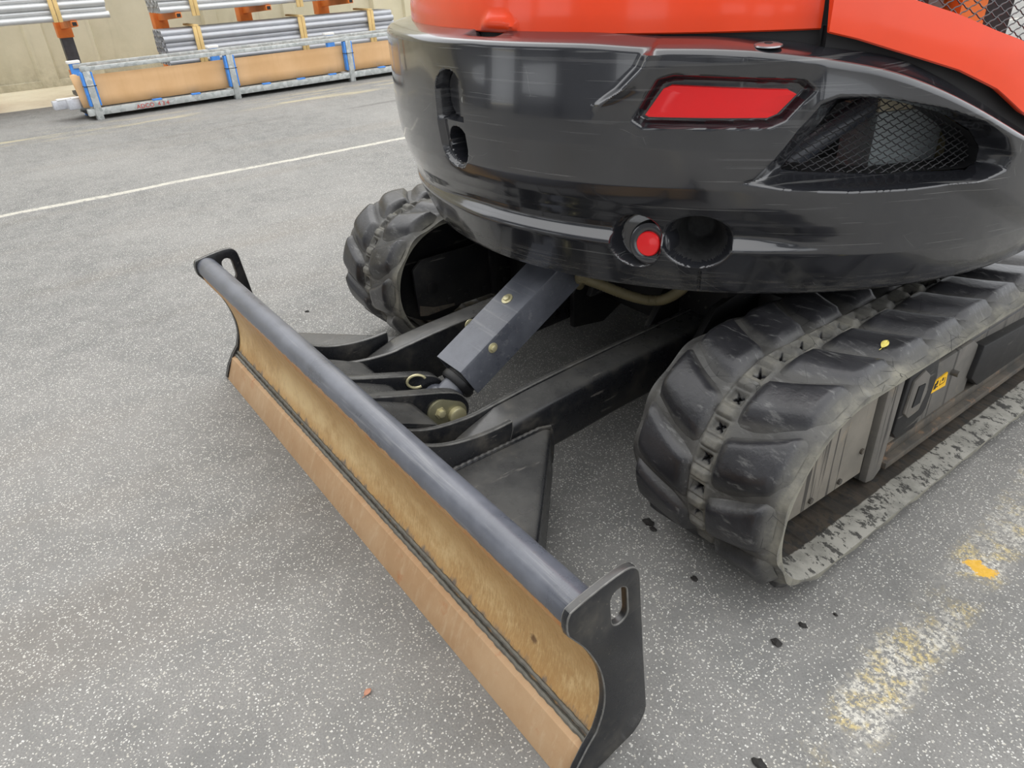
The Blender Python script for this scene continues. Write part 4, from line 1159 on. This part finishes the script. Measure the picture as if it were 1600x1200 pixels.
# seals
def strip(name, t0, t1, zf, h, r, mat, parent):
    th = np.arange(t0, t1, 0.5); n = len(th); z = zf(th)
    A = np.stack([cyl3(th, z, r(th)), cyl3(th, z + h, r(th)), cyl3(th, z + h, r(th) - 0.03), cyl3(th, z, r(th) - 0.03)], 1)
    F = [(i * 4 + k, i * 4 + (k + 1) % 4, i * 4 + 4 + (k + 1) % 4, i * 4 + 4 + k) for i in range(n - 1) for k in range(4)] + [(0, 1, 2, 3), tuple((n - 1) * 4 + k for k in (3, 2, 1, 0))]
    return add(name, mesh(name, A.reshape(-1, 3), F, mat, True, 40), parent)
strip('hood_seal', -60, 48.4, one(1.120), 0.034, one(0.948), 'seal', hd)
strip('hood_seal', 48.4, 97, lambda t: RB_Z(t) - 0.035, 0.045, one(0.972), 'seal', hp2)
gm = grille(TZ((52.3, 1.235), (53.8, 1.222), (55.7, 1.196), (61.5, 1.164), (66.5, 1.132), (70, 1.112), (80, 1.05), (80, 1.40), (52.3, 1.40)), 0.972, 0.0165, 0.0090, 0.0013, 'radiator_mesh', hp2)
block('radiator', 52, 80, 1.00, 1.42, 0.80, 0.84, 'dark', EX)
block('coolant_bottle', 59, 61.0, 1.06, 1.40, 0.85, 0.88, 'tank', EX)
block('fan_shroud', 66.2, 70, 1.05, 1.40, 0.85, 0.90, 'orange', EX)
block('air_duct', 62.5, 64.6, 1.05, 1.40, 0.85, 0.88, 'frame', EX)
# slewing upper frame closing off the inside
MB().lathe([(0, 0.30), (0.0, 0.80), (0.04, 0.82), (0.04, 0.30)], (CX, CY, 0.640), (0, 0, 1), 64).make('upper_frame', 'blackclean', EX)
MB().lathe([(0, 0.30), (0.0, 0.90), (0.02, 0.90), (0.02, 0.30)], (CX, CY, 1.10), (0, 0, 1), 64).make('engine_deck', 'dark', EX) if False else None
MB().lathe([(0, 0.2), (0.0, 0.55), (0.9, 0.55), (0.9, 0.2)], (CX, CY, 0.66), (0, 0, 1), 40).make('engine_block', 'dark', EX)
MB().lathe([(0, 0.2), (0.0, 0.62), (0.015, 0.62), (0.015, 0.2)], (CX, CY, 1.60), (0, 0, 1), 64).make('hood_top', 'hood', EX)


# ================================================================== stillage rack with cardboard
def stillage():
    ry = 2.35
    R = thing('stillage', (-6.655, 0.76, 0.0), 'low galvanised stillage rack with blue padded posts holding a long cardboard sheet', 'rack', None, math.radians(ry))
    T = Matrix.Translation(R.location) @ Matrix.Rotation(math.radians(ry), 4, 'Z')
    def bx(name, lo, hi, mat, par=R, bev=0.004):
        return MB().box(lo, hi, bev, 0, T).make(name, mat, par)
    L = 4.45
    bx('bottom_rail', (-0.07, -0.10, 0.045), (-0.002, L, 0.115), 'galv')
    bx('bottom_rail', (-0.52, -0.10, 0.045), (-0.45, L, 0.115), 'galv')
    bx('top_rail', (-0.055, -0.045, 0.482), (0.004, L, 0.524), 'galv')
    bx('top_rail', (-0.50, -0.03, 0.482), (-0.44, L, 0.524), 'galv')
    for y in (0.0, 1.52, 3.05):
        p = bx('front_post', (-0.06, y - 0.035, 0.0), (0.012, y + 0.035, 0.482), 'galv')
        bx('post_padding', (-0.062, y - 0.062, 0.14), (0.004, y - 0.036, 0.475), 'blue', R, 0.006)
        bx('post_padding', (-0.062, y + 0.036, 0.14), (0.004, y + 0.055, 0.475), 'blue', R, 0.006)
        bx('strap', (-0.064, y - 0.066, 0.335), (0.0145, y + 0.060, 0.341), 'ink', R, 0.0)
        bx('post_socket', (-0.075, y - 0.03, 0.524), (-0.005, y + 0.03, 0.532), 'galv', R, 0.002)
        bx('back_post', (-0.53, y - 0.055, 0.0), (-0.46, y + 0.045, 0.53), 'blue')
        bx('post_cap', (-0.535, y - 0.075, 0.53), (-0.45, y + 0.055, 0.558), 'white')
        bx('cross_bar', (-0.47, y - 0.03, 0.05), (-0.06, y + 0.03, 0.10), 'galv')
    bx('shade_board', (-0.45, -0.09, 0.048), (-0.07, L - 0.01, 0.060), 'dark', R, 0.002)  # added dark board, blocks sky light to make the shadow under the rail
    for y in (0.62, 1.05, 1.9, 2.35, 2.78, 3.5):
        bx('clip', (-0.05, y - 0.05, 0.112), (0.002, y + 0.05, 0.128), 'blue', R, 0.003)
    # lettering sprayed on the rail
    for txt, y0, sz in (('ADCO', 0.385, 0.062), ('434', 0.610, 0.062)):
        cu = bpy.data.curves.new('lettering', 'FONT'); cu.body = txt; cu.size = sz; cu.extrude = 0.0006; cu.space_character = 1.05 if txt == 'ADCO' else 1.5
        o = bpy.data.objects.new('lettering', cu)
        dg = bpy.context.evaluated_depsgraph_get(); COL.objects.link(o); dg.update()
        me = bpy.data.meshes.new_from_object(o.evaluated_get(dg)); COL.objects.unlink(o); bpy.data.objects.remove(o)
        Mx = T @ Matrix(((0, 0, 1, 0.0), (1, 0, 0, y0), (0, 1, 0, 0.055), (0, 0, 0, 1)))
        me.transform(Mx); me.materials.clear(); me.materials.append(MAT['redink'])
        q = add('lettering', me, R); q['label'] = 'red sprayed lettering on the galvanised rail'
    return R, T


ST, STT = stillage()
# cardboard sheet standing in the stillage, its left end folded back
cs_ = thing('cardboard_sheet', STT @ Vector((-0.08, 2.1, 0.115)), 'long brown cardboard sheet standing on edge in the galvanised stillage', 'cardboard', None, math.radians(2.35))
pts = [(-0.26, -0.03), (-0.17, -0.08), (-0.11, -0.115), (-0.085, -0.085), (-0.080, 0.0)] + [(-0.080 + 0.006 * math.sin(y * 2.3), y) for y in np.linspace(0.3, 4.35, 16)]
ps = spline(pts, 70); VV = []; FF = []
for k, (x, y) in enumerate(ps):
    zt_ = 0.440 - 0.008 * max(0, y) ** 0.5 + (0.012 if y < -0.05 else 0)
    for z in (0.125, 0.23, 0.34, zt_): VV.append(STT @ Vector((x + (0.008 * (z - 0.12) if y < 0 else 0), y - (0.03 * (z - 0.125) / 0.3 if y < 0.05 else 0), z)))
FF = [(k * 4 + j, k * 4 + 4 + j, k * 4 + 5 + j, k * 4 + 1 + j) for k in range(len(ps) - 1) for j in range(3)]
cme = mesh('panel', VV, FF, 'card', True, 60); co = add('panel', cme, cs_); sdm = co.modifiers.new('thickness', 'SOLIDIFY'); sdm.thickness = 0.008
for (q0, q1, z0, z1, x0, lab) in ((-0.36, 4.2, 0.115, 0.215, -0.34, 'film-wrapped white profile sticking out furthest from the end of the stillage'), (-0.24, -0.12, 0.115, 0.232, -0.20, 'film-wrapped grey-white profile beside the cardboard fold in the stillage')):
    pf = thing('wrapped_profile', STT @ Vector((x0, 0.2, z0)), lab, 'profile', None, math.radians(2.35))
    MB().box((x0 - 0.06, q0, z0), (x0 + 0.05, q1, z1 - 0.012), 0.012, 0, STT).make('profile_body', 'film', pf)
    MB().box((x0 - 0.055, q0 + 0.05, z1 - 0.012), (x0 + 0.045, q1, z1), 0.003, 0, STT).make('profile_face', 'white', pf)

# ================================================================== cantilever rack
CR = thing('cantilever_rack', (-9.0, 2.7, 0.0), 'dark grey cantilever rack with orange arms along the cream wall', 'rack')
COLY = (0.98, 2.155, 3.31, 4.50)
for y in (-0.19,) + COLY:
    cl_ = MB().prism([(-9.13, y - 0.07), (-8.97, y - 0.07), (-8.97, y + 0.07), (-9.13, y + 0.07)], 2, 0.0, 2.6, 0.006).make('column', 'darkcol', CR)
    MB().box((-9.20, y - 0.12, 0.004), (-8.2, y + 0.12, 0.05), 0.004).make('base_foot', 'darkcol', CR)
    for zb in (0.84, 0.255, 1.62):
        MB().box((-9.145, y - 0.085, zb - 0.155), (-8.955, y + 0.085, zb + 0.05), 0.004).make('arm_sleeve', 'orange', CR)
        am = MB().prism([(-8.96, zb - 0.055), (-8.96, zb + 0.055), (-7.98, zb + 0.062), (-7.98, zb + 0.002)], 1, y - 0.035, y + 0.035, 0.004).make('arm', 'orange', CR)
        MB().box((-7.985, y - 0.024, zb + 0.010), (-7.978, y + 0.024, zb + 0.050)).make('arm_end', 'ink', am, False)


def pipe_mesh(d, L, mat):
    n = 16; r0 = d / 2; r1 = r0 * 0.86; V = []; F = []
    for (y, r) in ((0, r1), (0, r0), (L, r0), (L, r1)):
        for k in range(n): V.append((r * math.cos(2 * math.pi * k / n), y, r * math.sin(2 * math.pi * k / n)))
    for a in range(4):
        b = (a + 1) % 4
        F += [(a * n + k, a * n + (k + 1) % n, b * n + (k + 1) % n, b * n + k) for k in range(n)]
    me = mesh('pipe', V, F, mat, True, 40)
    return me


NTH = ['front', 'first', 'second', 'third', 'fourth', 'fifth', 'sixth', 'seventh', 'eighth']
ORD = ['lowest', 'second lowest', 'third lowest', 'fourth lowest', 'fifth lowest', 'sixth lowest', 'topmost']
def bundle(name, xf, y0, L, zb, d, rows, cols, mat, where, grp, short):
    me = pipe_mesh(d, L, mat)
    for r in range(rows):
        for c in range(cols - (r % 2)):
            o = bpy.data.objects.new('pipe', me); COL.objects.link(o)
            o.location = (xf - d / 2 - (r % 2) * d / 2 - c * d, y0 + random.uniform(-0.012, 0.012), zb + d / 2 + r * d * 0.866)
            if c == 0: tag(o, 'silver pipe, %s on the front face of %s' % ('topmost' if r == rows - 1 else ORD[r], where), 'pipe', grp)
            else: tag(o, 'silver pipe, %s row of the %s, %s one behind the front' % ('topmost' if r == rows - 1 else ORD[r], short, NTH[c]), 'pipe', grp)


bundle('a', -7.93, 1.90, 3.22, 0.318, 0.0755, 6, 7, 'pipegrey', 'the lower bundle', 'pipes in the lower bundle', 'lower bundle')
bundle('b', -7.98, 1.95, 3.30, 0.902, 0.0755, 4, 9, 'pipe', 'the upper right bundle', 'pipes in the upper right bundle', 'upper right bundle')
bundle('c', -7.98, -1.85, 3.22, 0.902, 0.0755, 5, 7, 'pipe', 'the upper left bundle', 'pipes in the upper left bundle', 'upper left bundle')


def batten(name, x, y, z0, z1, lab, grp):
    o = MB().box((x - 0.012, y - 0.022, z0), (x + 0.012, y + 0.022, z1), 0.003).make('timber_batten', 'wood')
    tag(o, lab, 'batten', grp)
    return o


for i, (y, nm) in enumerate(((2.31, 'left end'), (3.70, 'middle'), (4.74, 'right end'))):
    for k, s_ in enumerate(('left', 'right')):
        batten('', -7.912, y - 0.024 + 0.048 * k, 0.30, 0.735, '%s of the two upright timber battens at the %s of the lower pipe bundle' % (s_, nm), 'timber battens on the lower bundle')
    tp = MB().box((-8.40, y - 0.03, 0.7335), (-7.90, y + 0.03, 0.756), 0.003).make('timber_batten', 'wood')
    tag(tp, 'flat timber batten lying across the top of the lower pipe bundle at its %s' % nm, 'batten', 'timber battens on the lower bundle')
for i, (y, nm) in enumerate(((2.36, 'left'), (3.74, 'right'))):
    for k, s_ in enumerate(('left', 'right')):
        batten('', -7.962, y - 0.024 + 0.048 * k, 0.85, 1.20, '%s of the two timber battens at the %s part of the upper pipe bundle' % (s_, nm), 'timber battens on the upper right bundle')
for k, s_ in enumerate(('left', 'right')):
    batten('', -7.962, 0.80 + 0.05 * k, 0.90, 1.26, '%s of the two timber battens on the pipe bundle at the left edge' % s_, 'timber battens on the upper left bundle')
# wrapped grey stack under the lower bundle
gs = thing('wrapped_stack', (-7.6, 2.9, 0.0), 'low grey wrapped stack on the ground behind the cardboard sheet', 'stack')
MB().box((-7.85, 1.95, 0.08), (-7.42, 3.6, 0.33), 0.02).make('stack_wrap', 'greybox', gs)
for y in (2.1, 2.75, 3.4):
    MB().box((-7.84, y - 0.05, 0.0), (-7.43, y + 0.05, 0.08), 0.004).make('skid', 'wood', gs)

# ================================================================== small things on the ground
def crumb(x, y, r, lab):
    bm = bmesh.new(); bmesh.ops.create_icosphere(bm, subdivisions=2, radius=r)
    rs = random.Random(int(x * 1000))
    for v in bm.verts:
        f = 0.7 + 0.6 * rs.random(); v.co = Vector((v.co.x * f * 1.3, v.co.y * f, max(-0.0, (v.co.z * 0.45 * f + r * 0.3))))
    me = bpy.data.meshes.new('rubber_crumb'); bm.to_mesh(me); bm.free(); me.materials.append(MAT['gravel']); finish(me, False)
    o = add('rubber_crumb', me, None, (x, y, 0.0)); tag(o, lab, 'debris', 'dark crumbs on the asphalt')


crumb(1.991, 0.572, 0.009, 'dark rubber crumb nearest the front corner of the right track')
crumb(1.998, 0.655, 0.007, 'dark rubber crumb just beside the right track edge')
crumb(2.025, 0.737, 0.004, 'tiny dark crumb farther along beside the right track')
crumb(1.757, 0.578, 0.007, 'small dark crumb below the front of the right track')
crumb(1.549, 0.636, 0.012, 'dark oily crumb on the ground inside the right track front')
crumb(1.575, 0.628, 0.008, 'smaller dark crumb touching the oily one inside the right track')
crumb(2.135, 0.322, 0.010, 'dark crumb at the bottom edge beside the worn yellow line')
crumb(-0.352, 0.481, 0.008, 'dark chip on the open asphalt left of the blade')


def leaf(name, L, W, mat, M, lab):
    V = []; F = []; n = 9
    for i in range(n):
        t = i / (n - 1); w_ = W * math.sin(math.pi * min(1, t * 0.98 + 0.02)) ** 0.8
        for s_ in (-1, 0, 1): V.append((t * L - L / 2, s_ * w_ / 2, 0.0025 * abs(s_) + 0.002 * math.sin(t * 3) + 0.001))
    F = [(i * 3 + k, i * 3 + 3 + k, i * 3 + 4 + k, i * 3 + 1 + k) for i in range(n - 1) for k in range(2)]
    mb = MB().addvf(V, F); mb.tube([(-L / 2, 0, 0.001), (-L / 2 - L * 0.25, 0.001, 0.002)], 0.0008, 5)
    o = mb.make(name, mat, None); o.matrix_world = M
    so2 = o.modifiers.new('thickness', 'SOLIDIFY'); so2.thickness = 0.0006
    tag(o, lab, 'leaf'); return o


leaf('leaf', 0.020, 0.013, 'leafb', Matrix.Translation((1.546, -0.179, 0.001)) @ Matrix.Rotation(1.9, 4, 'Z'), 'small brown leaf lying on open asphalt in front of the blade')
lz, ln = 0.0, Vector((0, 0, 1))
for l in lugs + [trackR]:
    hit, pos, nrm_, _ = l.ray_cast(Vector((1.893, 0.950, 1.0)), Vector((0, 0, -1)))
    if hit and pos.z > lz: lz, ln = pos.z, nrm_
if ln.z < 0: ln = -ln
leaf('leaf', 0.026, 0.015, 'leafy', Matrix.Translation((1.893, 0.950, lz + 0.0012)) @ ln.to_track_quat('Z', 'Y').to_matrix().to_4x4() @ Matrix.Rotation(1.2, 4, 'Z'), 'small yellow leaf lying on top of the right rubber track')
